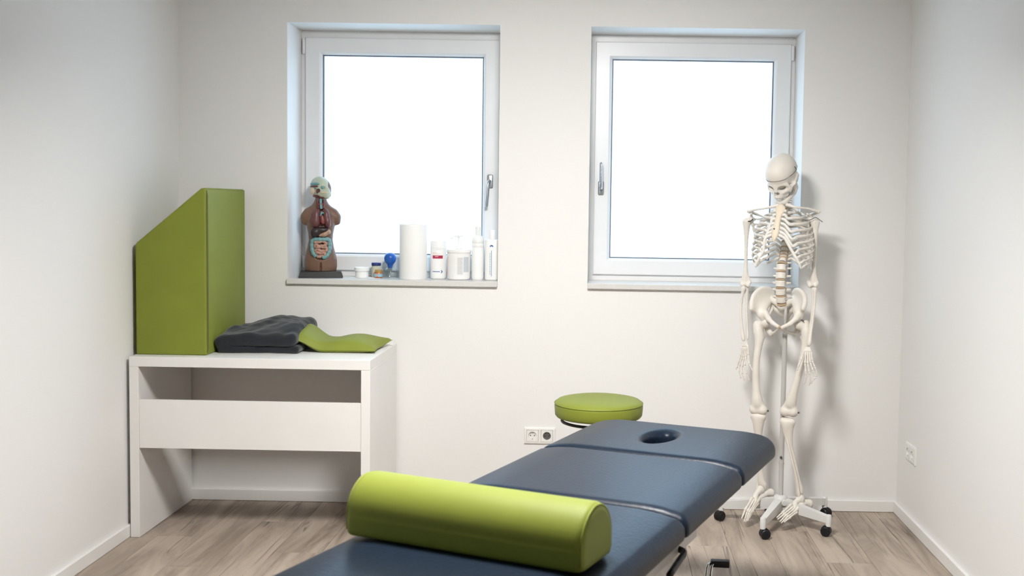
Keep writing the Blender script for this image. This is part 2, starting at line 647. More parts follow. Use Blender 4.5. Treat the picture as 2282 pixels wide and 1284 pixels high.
part('diffuser', xf(box(-.232, .232, -.232, .232, .004, .008), TILT), m, lamp, smooth=False)

# ------------------------------------------------------------------ white desk
DX0, DX1, DY0, DY1, DZ = -2.039, -.994, 4.60, 5.198, .795
desk = thing('desk', ((DX0 + DX1) / 2, (DY0 + DY1) / 2, 0), 'white laminate desk with open slots standing in the left corner', 'desk')
dl = lambda vf: shift(vf, (-(DX0 + DX1) / 2, -(DY0 + DY1) / 2, 0))
part('desk_top', dl(box(DX0, DX1, DY0, DY1, DZ - .043, DZ, .0012, 1)), M_desk, desk, smooth=False)
part('side_panel', dl(box(DX0, DX0 + .040, DY0 + .0005, DY1, 0.0005, DZ - .0435, .0012, 1)), M_desk, desk, smooth=False)
part('side_panel', dl(box(DX1 - .040, DX1, DY0 + .0005, DY1, 0.0005, DZ - .0435, .0012, 1)), M_desk, desk, smooth=False)
part('front_panel', dl(box(DX0 + .0405, DX1 - .0405, DY0 + .004, DY0 + .022, .395, .607, .001, 1)), M_desk, desk, smooth=False)

# ------------------------------------------------------------------ big green block cushion on the desk
wy0, wy1 = 4.665, 5.185
wx = [(-2.036, 0), (-1.727, 0), (-1.727, .727), (-1.735, .733), (-1.748, .730), (-2.028, .492), (-2.036, .478)]
wc = (-1.88, 4.925, DZ)
bm = bmesh.new()
fr = [bm.verts.new((x - wc[0], wy0 - wc[1], z)) for x, z in wx]
bk = [bm.verts.new((x - wc[0], wy1 - wc[1], z)) for x, z in wx]
bm.faces.new(fr)
bm.faces.new(bk[::-1])
for i in range(len(wx)):
    j = (i + 1) % len(wx)
    bm.faces.new((fr[j], fr[i], bk[i], bk[j]))
bmesh.ops.recalc_face_normals(bm, faces=bm.faces[:])
bmesh.ops.bevel(bm, geom=[e for e in bm.edges if e.calc_face_angle(0) > .6], offset=.010, segments=4, affect='EDGES', profile=.6)
wedge = thing('block_cushion', wc, 'tall green foam block with slanted top corner on the desk', 'cushion')
part('cover', bm_vf(bm), M_green, wedge, angle=25)
sx, sy = -1.727 - wc[0], wy0 - wc[1]
part('zip_seam', tube([(sx - .004, sy + .018 - .004, .012), (sx + .0005, sy + .016, .03), (sx + .0005, sy + .016, .70), (sx - .003, sy + .016, .722)], .0050, .0065, 8), M_seam, wedge)
part('edge_piping', tube([(sx - .028, sy + .0015, .010), (sx - .028, sy + .0015, .712)], .0012, .0012, 6), M_seam, wedge)

# ------------------------------------------------------------------ folded charcoal blanket


def blanket_field(X, Y, Z):
    wob = .006 * np.sin(X * 23 + Y * 11) + .005 * np.sin(Y * 31 - X * 17) + .003 * np.sin(X * 57 + 1) * np.sin(Y * 43)
    def slab(cx, cy, cz, hx, hy, hz, r):
        qx, qy, qz = np.abs(X - cx) - hx + r, np.abs(Y - cy) - hy + r, np.abs(Z - cz) - hz + r
        return np.sqrt(np.maximum(qx, 0) ** 2 + np.maximum(qy, 0) ** 2 + np.maximum(qz, 0) ** 2) + np.minimum(np.maximum(qx, np.maximum(qy, qz)), 0) - r
    front = .010 * np.sin(X * 14 + .7)
    # height of the pile: low at the left fold, plateau to the right and back
    rise = np.clip((X + .17) / .17, 0, 1)
    rise = rise * rise * (3 - 2 * rise)
    back = np.clip((Y + .19) / .20, 0, 1)
    back = back * back * (3 - 2 * back)
    a = slab(.0, .010 + front, .017, .180, .200, .0175, .0165)
    ztop = .070 + .036 * rise * (.55 + .45 * back) + .024 * back + wob
    zc, hz = (.034 + ztop) / 2, (ztop - .034) / 2
    b = slab(-.004, .002 + front * .6, zc, .186 - .012 * rise, .206, np.maximum(hz + .002, .012), np.minimum(.040, hz * .95))
    c = slab(-.150, .0 + front * .8, .042, .038, .200, .041, .036)
    d = np.minimum(a, b * .8)
    hh = np.clip(.5 + .5 * (c - d) / .012, 0, 1)
    d = c * (1 - hh) + d * hh - .012 * hh * (1 - hh)
    return d + .0006 * np.sin(X * 61 + Y * 88 + 3 * np.sin(Y * 21)) + .0005 * np.sin(Y * 103 - X * 47 + 2 * np.sin(X * 26))


bl = thing('folded_blanket', (-1.530, 4.945, DZ), 'charcoal grey folded fleece blanket lying on the desk', 'blanket')
V, F = field(blanket_field, (-.22, -.24, -.006), (.22, .24, .18), .0042)
V = np.array(V)
V[:, 2] = np.maximum(V[:, 2], .0005)
part('folded_cloth', (V, F), M_blanket, bl)

# ------------------------------------------------------------------ flat green cushion leaning over the blanket
n = 28
V, F = [], []
cor = {(-1, -1): (-1.395, 4.79), (1, -1): (-1.015, 4.805), (1, 1): (-.992, 5.10), (-1, 1): (-1.400, 5.03)}
for s in (1, -1):
    for j in range(n + 1):
        for i in range(n + 1):
            u, v = -1 + 2 * i / n, -1 + 2 * j / n
            pin = 1 - .10 * (1 - v * v) * abs(u) ** 3
            pin2 = 1 - .10 * (1 - u * u) * abs(v) ** 3
            uu, vv = u * pin, v * pin2
            p = sum(np.array(c) * (1 + a * uu) * (1 + b_ * vv) / 4 for (a, b_), c in cor.items())
            e = ((1 - u * u) * (1 - v * v)) ** .36
            lift = np.clip((-.28 - u) / .62, 0, 1)
            lift = lift * lift * (3 - 2 * lift)
            base = .012 + (.044 + .034 * (v + 1) / 2) * lift
            tip = .016 * max(0, u) ** 3 * max(0, v) ** 2
            dent = -.010 * math.exp(-((u + .15) ** 2) / .05) * (1 - v * v)
            hgt = .056 + .012 * math.exp(-((u - .45) ** 2) / .12)
            z = base + tip + (hgt * e * .92 + dent * e if s > 0 else -min(.0115, base) * min(1, e * 1.6))
            V.append((p[0], p[1], DZ + .0008 + z))
    o = 0 if s > 0 else (n + 1) ** 2
    for j in range(n):
        for i in range(n):
            q = (o + j * (n + 1) + i, o + j * (n + 1) + i + 1, o + (j + 1) * (n + 1) + i + 1, o + (j + 1) * (n + 1) + i)
            F.append(q if s > 0 else q[::-1])
pc = (-1.19, 4.94, DZ)
pil = thing('flat_cushion', pc, 'flat lime green cushion draped over the edge of the blanket', 'cushion')
part('cover', shift((V, F), (-pc[0], -pc[1], -pc[2])), M_green, pil)
part('care_tag', shift(box(-1.004, -.990, 5.085, 5.0865, DZ + .004, DZ + .017), (-pc[0], -pc[1], -pc[2])), M_white, pil, smooth=False)

# ------------------------------------------------------------------ things on the sill of window 1
SZ = 1.10


def simple_lathe(name, prof, m, parent, n=36, **k):
    return part(name, lathe(prof, n), m, parent, angle=35, **k)


M_lbl_red = mat('crimson_print', (.40, .02, .07), .4)
M_lbl_blue = mat('blue_print', (.05, .12, .35), .4)
M_lbl_grey = mat('grey_print', (.52, .52, .54), .5)
M_lbl_pale = mat('pale_grey_label', (.68, .68, .68), .5)
M_lbl_pink = mat('pale_pink_print', (.72, .50, .48), .5)
M_bluecap = mat('navy_cap', (.02, .035, .16), .4)
M_bulb = mat('blue_rubber', (.012, .10, .42), .35)
M_amber = mat('amber_balm', (.42, .17, .05), .3)
M_gold = mat('gold_cap', (.55, .36, .14), .35, metallic=.6)
M_cream = mat('pale_cream_label', (.60, .60, .46), .5)
M_sky = mat('sky_blue_print', (.25, .50, .62), .5)


def patch(r, a0, a1, z0, z1, n=8):
    """Curved print on a cylinder; angle 0 faces the camera side (-y), positive to the right."""
    V, F = [], []
    for i in range(n + 1):
        a = math.radians(a0 + (a1 - a0) * i / n)
        for z in (z0, z1):
            for rr in (r + .0004, r - .0006):
                V.append((rr * math.sin(a), -rr * math.cos(a), z))
    for i in range(n):
        a, b = i * 4, i * 4 + 4
        F += [(a, b, b + 2, a + 2), (a + 1, a + 3, b + 3, b + 1), (a, a + 1, b + 1, b), (a + 2, b + 2, b + 3, a + 3)]
    F += [(0, 2, 3, 1), (n * 4, n * 4 + 1, n * 4 + 3, n * 4 + 2)]
    return V, F


def polyplate(pts, y0, y1):
    n = len(pts)
    V = [(x, y0, z) for x, z in pts] + [(x, y1, z) for x, z in pts]
    return fix_normals((V, [tuple(range(n)), tuple(range(2 * n - 1, n - 1, -1))] + [(i, i + n, (i + 1) % n + n, (i + 1) % n) for i in range(n)]))


def wrap(VF, r):
    """Bend a flat (x, y, z) print around a cylinder of radius r."""
    return [(((r - v[1]) * math.sin(v[0] / r)), -(r - v[1]) * math.cos(v[0] / r), v[2]) for v in VF[0]], VF[1]


# paper towel roll
roll = thing('paper_roll', (-.937, 5.315, SZ), 'white paper towel roll standing upright on the window sill', 'paper roll')
part('paper', lathe([(.022, .002), (.0655, 0), (.0675, .003), (.0675, .267), (.0655, .270), (.022, .268), (.022, .002)], 48), M_paper, roll, angle=40)
part('core', lathe([(.0195, .0), (.0218, 0), (.0218, .269), (.0195, .269), (.0195, 0)], 32), mat('cardboard', (.42, .33, .22), .9), roll, angle=40)

# wipes can
can = thing('wipes_can', (-.817, 5.345, SZ), 'white wipes can with a crimson band beside the paper roll', 'canister')
R = .0405
simple_lathe('body', [(0, 0), (.034, 0), (.039, .004), (R, .012), (R, .150), (.0400, .152), (0, .152)], M_white, can)
simple_lathe('lid', [(0, .1525), (R, .1525), (R, .182), (.0385, .190), (.032, .193), (0, .193)], M_white, can)
part('label_print', patch(R, -34, 41, .103, .1185, 12), M_lbl_red, can, smooth=False)
part('label_print', patch(R + .0004, -14, 8, .1115, .1145), mat('pale_print', (.75, .55, .58), .5), can, smooth=False)
part('label_print', patch(R, -34, 20, .0365, .0400), M_lbl_blue, can, smooth=False)
part('label_print', wrap(polyplate([(.019, .046), (.022, .046), (.029, .0385), (.022, .030), (.019, .030), (.0225, .0385)], -.0004, .0006), R), M_lbl_blue, can, smooth=False)
for a0, a1, z in ((-34, -2, .130), (-34, 24, .1245)):
    part('label_print', patch(R, a0, a1, z, z + .0022), M_lbl_pink, can, smooth=False)
part('label_print', patch(R, -8, 26, .1465, .1480), M_lbl_grey, can, smooth=False)
part('label_print', patch(R, -34.4, -33.6, .042, .103, 2), M_lbl_pink, can, smooth=False)

# pump tub
tub = thing('pump_tub', (-.712, 5.325, SZ), 'round white cream tub with a pump dispenser on top', 'pump tub')
R = .0575
simple_lathe('body', [(0, 0), (.050, 0), (.0555, .004), (R, .012), (.0585, .134), (0, .134)], M_white, tub, 44)
simple_lathe('lid', [(0, .1345), (.061, .1345), (.061, .147), (.058, .150), (0, .150)], M_white, tub, 44)
pump = simple_lathe('pump', [(0, .1505), (.0155, .1505), (.0155, .166), (.0065, .168), (.0055, .172), (.0055, .208), (.010, .210), (.011, .217), (0, .219)], M_white, tub, 20)
part('spout', tube(spline([(.020, 0, .216), (.0, 0, .2165), (-.02, -.002, .214), (-.040, -.004, .204)], 14), .0045, .006, 10), M_white, pump)
part('label_print', patch(R + .0012, 0, 27, .028, .112), M_lbl_pale, tub, smooth=False)
part('label_print', patch(R + .0012, 31, 62, .040, .114), mat('blue_grey_label', (.55, .58, .62), .5), tub, smooth=False)
for k in range(10):
    part('label_print', patch(R + .0016, 2, 25 - (k % 3) * 4, .034 + k * .0078, .0362 + k * .0078, 5), M_lbl_grey, tub, smooth=False)
part('label_print', patch(R + .0012, -64, -57, .016, .115, 3), M_lbl_pink, tub, smooth=False)

# tall bottle with ribbed shoulder
b1 = thing('ribbed_bottle', (-.6185, 5.325, SZ), 'tall white bottle with ribbed shoulder between pump tub and last bottle', 'bottle')
R = .0305
prof = [(0, 0), (.0265, 0), (.0295, .004), (R, .012), (R, .158), (.0295, .1595), (.0295, .1615), (R, .163), (R, .178), (.0295, .1795), (.0295, .1815), (R, .183), (R, .196), (.0285, .207), (.0225, .216), (.0150, .221), (.0140, .2235), (0, .2235)]
simple_lathe('body', prof, M_white, b1)
simple_lathe('cap', [(0, .224), (.0145, .224), (.0145, .262), (.0130, .2635), (0, .2635)], M_white, b1, 24)

# squarish bottle with blue print
b2 = thing('lotion_bottle', (-.5475, 5.318, SZ), 'white lotion bottle with blue dome mark and blue line at sill end', 'bottle')
bm = bmesh.new()
bmesh.ops.create_cube(bm, size=1)
for v in bm.verts:
    v.co = Vector((v.co.x * .068, v.co.y * .044, .101 + v.co.z * .202))
bmesh.ops.bevel(bm, geom=[e for e in bm.edges if abs(e.verts[0].co.z - e.verts[1].co.z) > .1], offset=.017, segments=5, affect='EDGES', profile=.5)
bmesh.ops.bevel(bm, geom=[e for e in bm.edges if abs(e.verts[0].co.z - e.verts[1].co.z) < .001 and e.calc_face_angle(0) > .8], offset=.006, segments=3, affect='EDGES', profile=.5)
part('body', bm_vf(bm), M_white, b2, angle=40)
simple_lathe('cap', [(0, .2025), (.0165, .2025), (.0165, .246), (.0150, .2485), (0, .2485)], M_white, b2, 24)
y0, y1 = -.0226, -.0218
dome = [(-.009 + .0, .166)] + [(-.0 + .009 * math.cos(math.pi - t), .166 + .009 * math.sin(t)) for t in np.linspace(.05, math.pi - .05, 9)] + [(.009, .166), (.0055, .164), (.0035, .167), (0, .168), (-.0035, .167), (-.0055, .164)]
part('label_print', polyplate(dome, y0, y1), M_lbl_blue, b2, smooth=False)
part('label_print', box(-.0010, .0012, y0, y1, .020, .148), M_lbl_blue, b2, smooth=False)
z = .028
for l in (.008, .011, .006, .012, .007, .010, .009, .013, .008):
    part('label_print', box(-.0085, -.0055, y0, y1, z, z + l), M_sky, b2, smooth=False)
    z += l + .0028

# lidded plastic cup jar
cj = thing('round_jar', (-1.194, 5.325, SZ), 'small round white jar with a wide ridged lid', 'jar')
simple_lathe('body', [(0, .0013), (.030, .0013), (.032, .004), (.032, .034), (0, .034)], M_white, cj)
lid = []
for k in range(40):
    pass
simple_lathe('lid', [(0, .0342), (.0365, .0342), (.0370, .036), (.0370, .0515), (.0355, .0530), (.0325, .0525), (.0315, .0485), (0, .0485)], M_white, cj)

# jar with navy cap
nj = thing('balm_jar', (-1.135, 5.385, SZ), 'little glass jar with navy blue cap and cream label', 'jar')
simple_lathe('body', [(0, 0), (.0215, 0), (.0235, .003), (.0235, .052), (.0205, .056), (.0205, .0585), (0, .0585)], M_cream, nj)
simple_lathe('cap', [(0, .0588), (.0235, .0588), (.0235, .072), (.0222, .0735), (0, .0735)], M_bluecap, nj)

# amber balm jar
aj = thing('amber_jar', (-1.1115, 5.328, SZ), 'tiny amber jar with gold lid and striped blue and red label', 'jar')
simple_lathe('body', [(0, .0013), (.018, .0013), (.0205, .004), (.0205, .026), (.017, .031), (0, .031)], M_amber, aj)
simple_lathe('lid', [(0, .0312), (.0185, .0312), (.0185, .0415), (.0172, .043), (0, .043)], M_gold, aj)
part('label', patch(.0206, -85, 85, .008, .0215, 16), M_sky, aj, smooth=False)
part('label_stripe', patch(.0210, -16, 3, .004, .0225, 4), mat('red_print', (.5, .03, .03), .5), aj, smooth=False)
part('label_stripe', patch(.0212, -10, -4, .008, .0225, 2), M_white, aj, smooth=False)

# cupping glass with blue rubber bulb
cg = thing('cupping_glass', (-1.0605, 5.362, SZ), 'clear cupping glass with a blue rubber squeeze bulb', 'cupping glass')
part('cup', lathe([(.0365, .001), (.0380, .003), (.0380, .030), (.034, .041), (.020, .049), (.012, .054), (.012, .060), (.0105, .060), (.0105, .053), (.019, .047), (.032, .039), (.0360, .029), (.0360, .003), (.0365, .001)], 36), M_cupglass, cg)
part('bulb', lathe([(0, .050), (.0095, .050), (.0115, .052), (.0125, .060), (.0140, .0655), (.0180, .071), (.0238, .0775), (.0278, .0855), (.0298, .0955), (.0295, .104), (.0268, .1125), (.0212, .1195), (.0120, .1245), (0, .1262)], 32), M_bulb, cg)

# white sheet under the small jars
sheet = part('paper_sheet', box(-.075, .075, -.035, .035, 0, .0010), M_paper, None, smooth=False, loc=(-1.175, 5.325, SZ + .0001))
sheet.rotation_euler = (0, 0, math.radians(4))
tag(sheet, 'thin white paper sheet lying under the small jars', 'paper')

# ------------------------------------------------------------------ anatomical torso model
tz = SZ
tor = thing('torso_model', (-1.398, 5.325, tz), 'brown anatomical torso model with exposed organs on black base', 'anatomical model', rotz=math.radians(14))
M_tgreen = mat('pale_green_skull_plastic', (.44, .50, .40), .42)
M_teal = mat('teal_plastic', (.15, .31, .32), .42)
M_maroon = mat('maroon_plastic', (.12, .028, .030), .4)
M_lung = mat('dusky_red_lung_plastic', (.125, .045, .047), .38, vary=(60, .12))
M_heart = mat('dark_red_heart_plastic', (.20, .05, .045), .38)
M_liver = mat('dark_liver_plastic', (.030, .020, .022), .35)
M_pink = mat('pink_gut_plastic', (.42, .24, .18), .42)
M_tan = mat('tan_stomach_plastic', (.40, .25, .18), .42)
M_ear = mat('cream_ear_plastic', (.62, .50, .36), .45)
bm = bmesh.new()
bx = [(-.108, -.055), (.108, -.055), (.108, .055), (-.108, .055)]
lo_ = [bm.verts.new((x, y, .0006)) for x, y in bx]
hi_ = [bm.verts.new((x * .90, y * .86, .032)) for x, y in bx]
bm.faces.new(lo_[::-1])
bm.faces.new(hi_)
for i in range(4):
    bm.faces.new((lo_[i], lo_[(i + 1) % 4], hi_[(i + 1) % 4], hi_[i]))
bmesh.ops.bevel(bm, geom=bm.edges[:], offset=.003, segments=2, affect='EDGES')
part('base', bm_vf(bm), M_black, tor, angle=40)
pr = []
ell = []
# hips and thigh stumps, waist, chest, shoulders, neck as horizontal ellipses
secs = [(.026, .074, .046, .004), (.055, .079, .052, .002), (.090, .078, .054, .002), (.120, .072, .050, 0), (.150, .064, .045, 0), (.185, .058, .041, 0), (.215, .060, .043, 0),
        (.250, .067, .048, 0), (.285, .072, .050, 0), (.308, .068, .046, .002), (.325, .052, .038, .004), (.338, .038, .034, .004)]


def torso_field(X, Y, Z):
    zs = np.array([s[0] for s in secs])
    a = np.interp(Z, zs, [s[1] for s in secs])
    b = np.interp(Z, zs, [s[2] for s in secs])
    c = np.interp(Z, zs, [s[3] for s in secs])
    q = np.sqrt((X / a) ** 2 + ((Y - c) / b) ** 2)
    d = (q - 1) * np.minimum(a, b) * .9
    d = np.maximum(d, .0325 - Z)
    d = np.maximum(d, (Z - .334))
    k = .010

    def sm(d1, d2, k=k):
        h = np.clip(.5 + .5 * (d2 - d1) / k, 0, 1)
        return d2 * (1 - h) + d1 * h - k * h * (1 - h)

    def cap(a_, b_, r0, r1):
        a_, b_ = np.array(a_), np.array(b_)
        ab = b_ - a_
        t = np.clip(((X - a_[0]) * ab[0] + (Y - a_[1]) * ab[1] + (Z - a_[2]) * ab[2]) / (ab @ ab), 0, 1)
        return np.sqrt((X - a_[0] - t * ab[0]) ** 2 + (Y - a_[1] - t * ab[1]) ** 2 + (Z - a_[2] - t * ab[2]) ** 2) - (r0 + (r1 - r0) * t)
    for s in (-1, 1):
        d = sm(d, cap((s * .058, .004, .311), (s * .071, .003, .298), .023, .024), .014)
        d = sm(d, cap((s * .018, .008, .350), (s * .060, .005, .318), .020, .022), .020)
        d = sm(d, cap((s * .074, .003, .296), (s * .079, .001, .276), .021, .016), .012)
    d = sm(d, cap((0, .010, .335), (0, .006, .392), .036, .027), .022)
    # groove between the thighs
    d = np.maximum(d, -(np.sqrt((X / .006) ** 2 + ((Y + .056) / .022) ** 2 + ((Z - .035) / .045) ** 2) - 1) * .006)
    # opened front
    cav = (np.sqrt((X / .052) ** 2 + ((Y + .056) / .026) ** 2 + ((Z - .212) / .128) ** 4) - 1) * .022
    d = np.maximum(d, -cav)
    cav2 = (np.sqrt((X / .018) ** 2 + ((Y + .030) / .022) ** 2 + ((Z - .365) / .036) ** 2) - 1) * .015
    return np.maximum(d, -cav2)


part('skin_shell', field(torso_field, (-.115, -.075, .024), (.115, .075, .41), .003), M_skin, tor)
part('lung', blob([], .0025, .003, ell=[((-.022, -.036, .300), (.022, .022, .038)), ((-.025, -.038, .276), (.026, .022, .030)), ((-.014, -.032, .328), (.013, .014, .014))]), M_lung, tor)
part('lung', blob([], .0025, .003, ell=[((.027, -.036, .300), (.018, .022, .038)), ((.033, -.038, .274), (.017, .022, .030)), ((.018, -.032, .328), (.011, .014, .014))]), M_lung, tor)
part('heart', blob([((.006, -.052, .300), (.011, -.056, .272), .009, .007)], .0025, .003, ell=[((.009, -.050, .282), (.011, .012, .018))]), M_heart, tor)
part('aorta', tube(spline([(.000, -.050, .302), (.003, -.053, .317), (.010, -.049, .320), (.014, -.040, .312)], 12), .005, .005, 10), M_teal, tor)
part('windpipe', tube(spline([(0, -.024, .395), (0, -.030, .370), (.002, -.040, .340)], 10), .0075, .007, 12), M_teal, tor)
for s in (-1, 1):
    part('neck_muscle', tube(spline([(s * .012, -.020, .398), (s * .014, -.026, .370), (s * .011, -.038, .342)], 10), .0055, .0055, 10), M_maroon, tor)
part('thyroid', blob([((-.006, -.034, .362), (.006, -.034, .362), .006, .006)], .002, .002), M_heart, tor)
part('liver', blob([], .0025, .003, ell=[((-.024, -.043, .224), (.026, .020, .024)), ((.006, -.046, .236), (.034, .017, .014)), ((-.032, -.041, .212), (.016, .018, .018))]), M_liver, tor)
part('stomach', blob([((.032, -.042, .226), (.016, -.047, .213), .016, .011), ((.016, -.047, .213), (-.004, -.048, .209), .011, .007)], .0025, .003), M_tan, tor)
part('colon', tube(spline([(-.022, -.050, .106), (-.036, -.048, .124), (-.041, -.044, .155), (-.036, -.046, .184), (-.010, -.054, .189), (.016, -.054, .189), (.037, -.046, .187), (.042, -.043, .160), (.039, -.046, .130), (.027, -.051, .108), (.010, -.053, .100)], 60), [.0108 + .0012 * math.sin(k * 1.6) for k in range(60)], None, 12), M_teal, tor)
gut = []
P = []
rr = random.Random(3)
for r_ in range(6):
    zz = .108 + r_ * .0135
    xs_ = np.linspace(-.026, .027, 5) * (1 if r_ > 1 else (.6 + .2 * r_))
    if r_ % 2:
        xs_ = xs_[::-1]
    for x_ in xs_:
        P.append((x_ + rr.uniform(-.003, .003), -.055 + .16 * abs(x_) + rr.uniform(-.003, .002), zz + rr.uniform(-.0045, .0045)))
part('small_intestine', tube(spline(P, 150), [.0082 + .0010 * math.sin(k * .9) for k in range(150)], None, 10), M_pink, tor)
# head, turned further to the right than the trunk
H3 = rot3('Z', 40)
bm_head = blob([((0, -.020, -.028), (0, -.050, -.040), .020, .011), ((-.008, .012, -.026), (0, -.02, -.036), .02, .018)], .0025, .006,
               ell=[((0, .004, .012), (.0415, .052, .047)), ((0, -.020, -.012), (.033, .030, .034)), ((0, -.054, -.012), (.006, .009, .012)), ((0, -.046, -.026), (.016, .014, .012))],
               sub=[((-.022, -.048, .003), (.011, .010, .009)), ((.016, -.052, .003), (.009, .008, .008)), ((-.034, -.024, -.012), (.010, .012, .010))])
rotv = lambda vf, M3=H3: ([tuple(M3 @ np.array(v)) for v in vf[0]], vf[1])
HO = (-.002, .000, .440)
head = part('head', shift(rotv(bm_head), HO), M_tgreen, tor)
hp = lambda nm, vf, m_: part(nm, shift(rotv(vf), HO), m_, head)
hp('face_skin', blob([], .0025, .004, ell=[((.012, -.020, -.006), (.028, .034, .040)), ((.010, .006, .010), (.0335, .051, .046)), ((.005, -.051, -.013), (.006, .010, .013)), ((.007, -.034, -.036), (.018, .026, .013)), ((.006, -.046, -.026), (.014, .014, .012))]), M_skin)
hp('brain_section', blob([], .002, .002, ell=[((-.0345, .000, .021), (.010, .033, .009))]), M_teal)
hp('brain_section', blob([], .002, .002, ell=[((-.037, .002, .009), (.0095, .030, .0055))]), M_maroon)
hp('brain_section', blob([], .002, .002, ell=[((-.038, -.010, -.001), (.006, .010, .0045))]), M_teal)
hp('eyeball', blob([], .0015, .002, ell=[((-.0225, -.040, .004), (.0075, .008, .0085))]), M_teal)
hp('ear', blob([], .002, .002, ell=[((-.039, .011, -.013), (.009, .015, .019))]), M_ear)
hp('jaw_muscle', blob([], .002, .003, ell=[((-.030, -.017, -.014), (.008, .008, .014)), ((-.022, .000, -.038), (.013, .028, .008)), ((-.012, -.028, -.045), (.013, .020, .006))]), M_maroon)
hp('teeth', blob([((-.025, -.042, -.021), (-.010, -.058, -.021), .0055, .0055)], .002, .002), M_ear)

# ------------------------------------------------------------------ treatment table
TH = math.radians(22)
TA = (.127, 3.576)                                # middle of the seam between head and back section
tab = thing('treatment_table', (TA[0], TA[1], 0), 'slate blue padded treatment table with face hole and three sections', 'treatment table', rotz=-TH)
HW, TT, TZ = .367, .075, .65                      # half width, pad thickness, top height


def pad(y0, y1, corner_far=.02, corner_near=.02, hole=None, h=.0075):
    """Upholstered board with rounded plan corners and a soft upper edge."""
    cy, hy = (y0 + y1) / 2, (y1 - y0) / 2

    def fn(X, Y, Z):
        r = np.where(Y > cy, corner_far, corner_near)
        qx, qy = np.abs(X) - HW + r, np.abs(Y - cy) - hy + r
        d2 = np.sqrt(np.maximum(qx, 0) ** 2 + np.maximum(qy, 0) ** 2) + np.minimum(np.maximum(qx, qy), 0) - r
        if hole:
            hx, hyy, a, b_, = hole
            q = np.sqrt(((X - hx) / a) ** 2 + ((Y - hyy) / b_) ** 2)
            d2h = -(q - 1) * min(a, b_)
            d2 = np.maximum(d2, d2h)
        R = .030
        zt = TZ + .004 - .022 * np.clip((np.abs(X) - HW + .15) / .15, 0, 1) ** 2
        dz = Z - zt
        u, v = d2 + R, dz + R
        top = np.sqrt(np.maximum(u, 0) ** 2 + np.maximum(v, 0) ** 2) + np.minimum(np.maximum(u, v), 0) - R
        R2 = .012
        u, v = d2 + R2, (TZ - TT) - Z + R2
        bot = np.sqrt(np.maximum(u, 0) ** 2 + np.maximum(v, 0) ** 2) + np.minimum(np.maximum(u, v), 0) - R2
        return np.maximum(top, bot)
    V, F = field(fn, (-HW - .02, y0 - .02, TZ - TT - .02), (HW + .02, y1 + .02, TZ + .03), h)
    return V, F


part('head_pad', pad(.004, .520, .075, .018, (-.018, .285, .050, .096), .006), M_pad, tab)
part('back_pad', pad(-.598, -.004, .018, .018), M_pad, tab)
part('leg_pad', pad(-1.70, -.604, .018, .09), M_pad, tab)
for a, b_ in ((.03, .44), (-.57, -.03), (-1.62, -.63)):
    part('pad_board', box(-.30, .30, a, b_, TZ - TT - .016, TZ - TT - .0005, .003, 1) if a < 0 else join(box(-.30, -.10, a, b_, TZ - TT - .016, TZ - TT - .0005), box(.10, .30, a, b_, TZ - TT - .016, TZ - TT - .0005)), M_black, tab, smooth=False)
part('hole_lining', xf(fix_normals(lathe([(.0515, TZ - TT + .002), (.0535, TZ - TT + .002), (.0535, TZ - TT + .030), (.0515, TZ - TT + .030), (.0515, TZ - TT + .002)], 32, 0, 0, 0)), Matrix.Translation((-.018, .285, 0)) @ Matrix.Diagonal((1, 1.88, 1, 1))), M_black, tab)
part('hinge_bar', box(-.29, .29, -.025, .025, TZ - TT - .040, TZ - TT - .0165, .003, 1), M_black, tab, smooth=False)
part('hinge_bar', box(-.29, .29, -.626, -.576, TZ - TT - .040, TZ - TT - .0165, .003, 1), M_black, tab, smooth=False)
for s in (-1, 1):
    part('frame_rail', box(s * .285 - .02, s * .285 + .02, -1.60, -.30, TZ - TT - .085, TZ - TT - .041, .003, 1), M_steel, tab, smooth=False)
part('cross_rail', box(-.265, .265, -.40, -.36, TZ - TT - .12, TZ - TT - .0855, .003, 1), M_steel, tab, smooth=False)
part('cross_rail', box(-.265, .265, -1.30, -1.26, TZ - TT - .12, TZ - TT - .0855, .003, 1), M_steel, tab, smooth=False)
for s in (-1, 1):
    part('lift_arm', tube([(s * .20, -.42, .47), (s * .20, -1.28, .12)], .018, .024, 8), M_steel, tab, angle=40)
    part('lift_arm', tube([(s * .15, -1.28, .47), (s * .15, -.50, .12)], .018, .024, 8), M_steel, tab, angle=40)
    part('base_rail', box(s * .20 - .03, s * .20 + .03, -1.42, -.44, .05, .11, .004, 1), M_steel, tab, smooth=False)
for y_ in (-1.38, -.48):
    part('base_foot', box(-.30, .30, y_ - .03, y_ + .03, .022, .05, .004, 1), M_steel, tab, smooth=False)
for y_ in (-1.38, -.48):
    for s in (-1, 1):
        part('rubber_foot', lathe([(0, 0.0005), (.024, .0005), (.026, .003), (.022, .0215), (0, .0215)], 16, s * .27, y_, 0), M_black, tab, angle=40)


def tloc(p):
    """World point to table coordinates."""
    dx, dy = p[0] - TA[0], p[1] - TA[1]
    return (dx * math.cos(TH) - dy * math.sin(TH), dx * math.sin(TH) + dy * math.cos(TH), p[2])


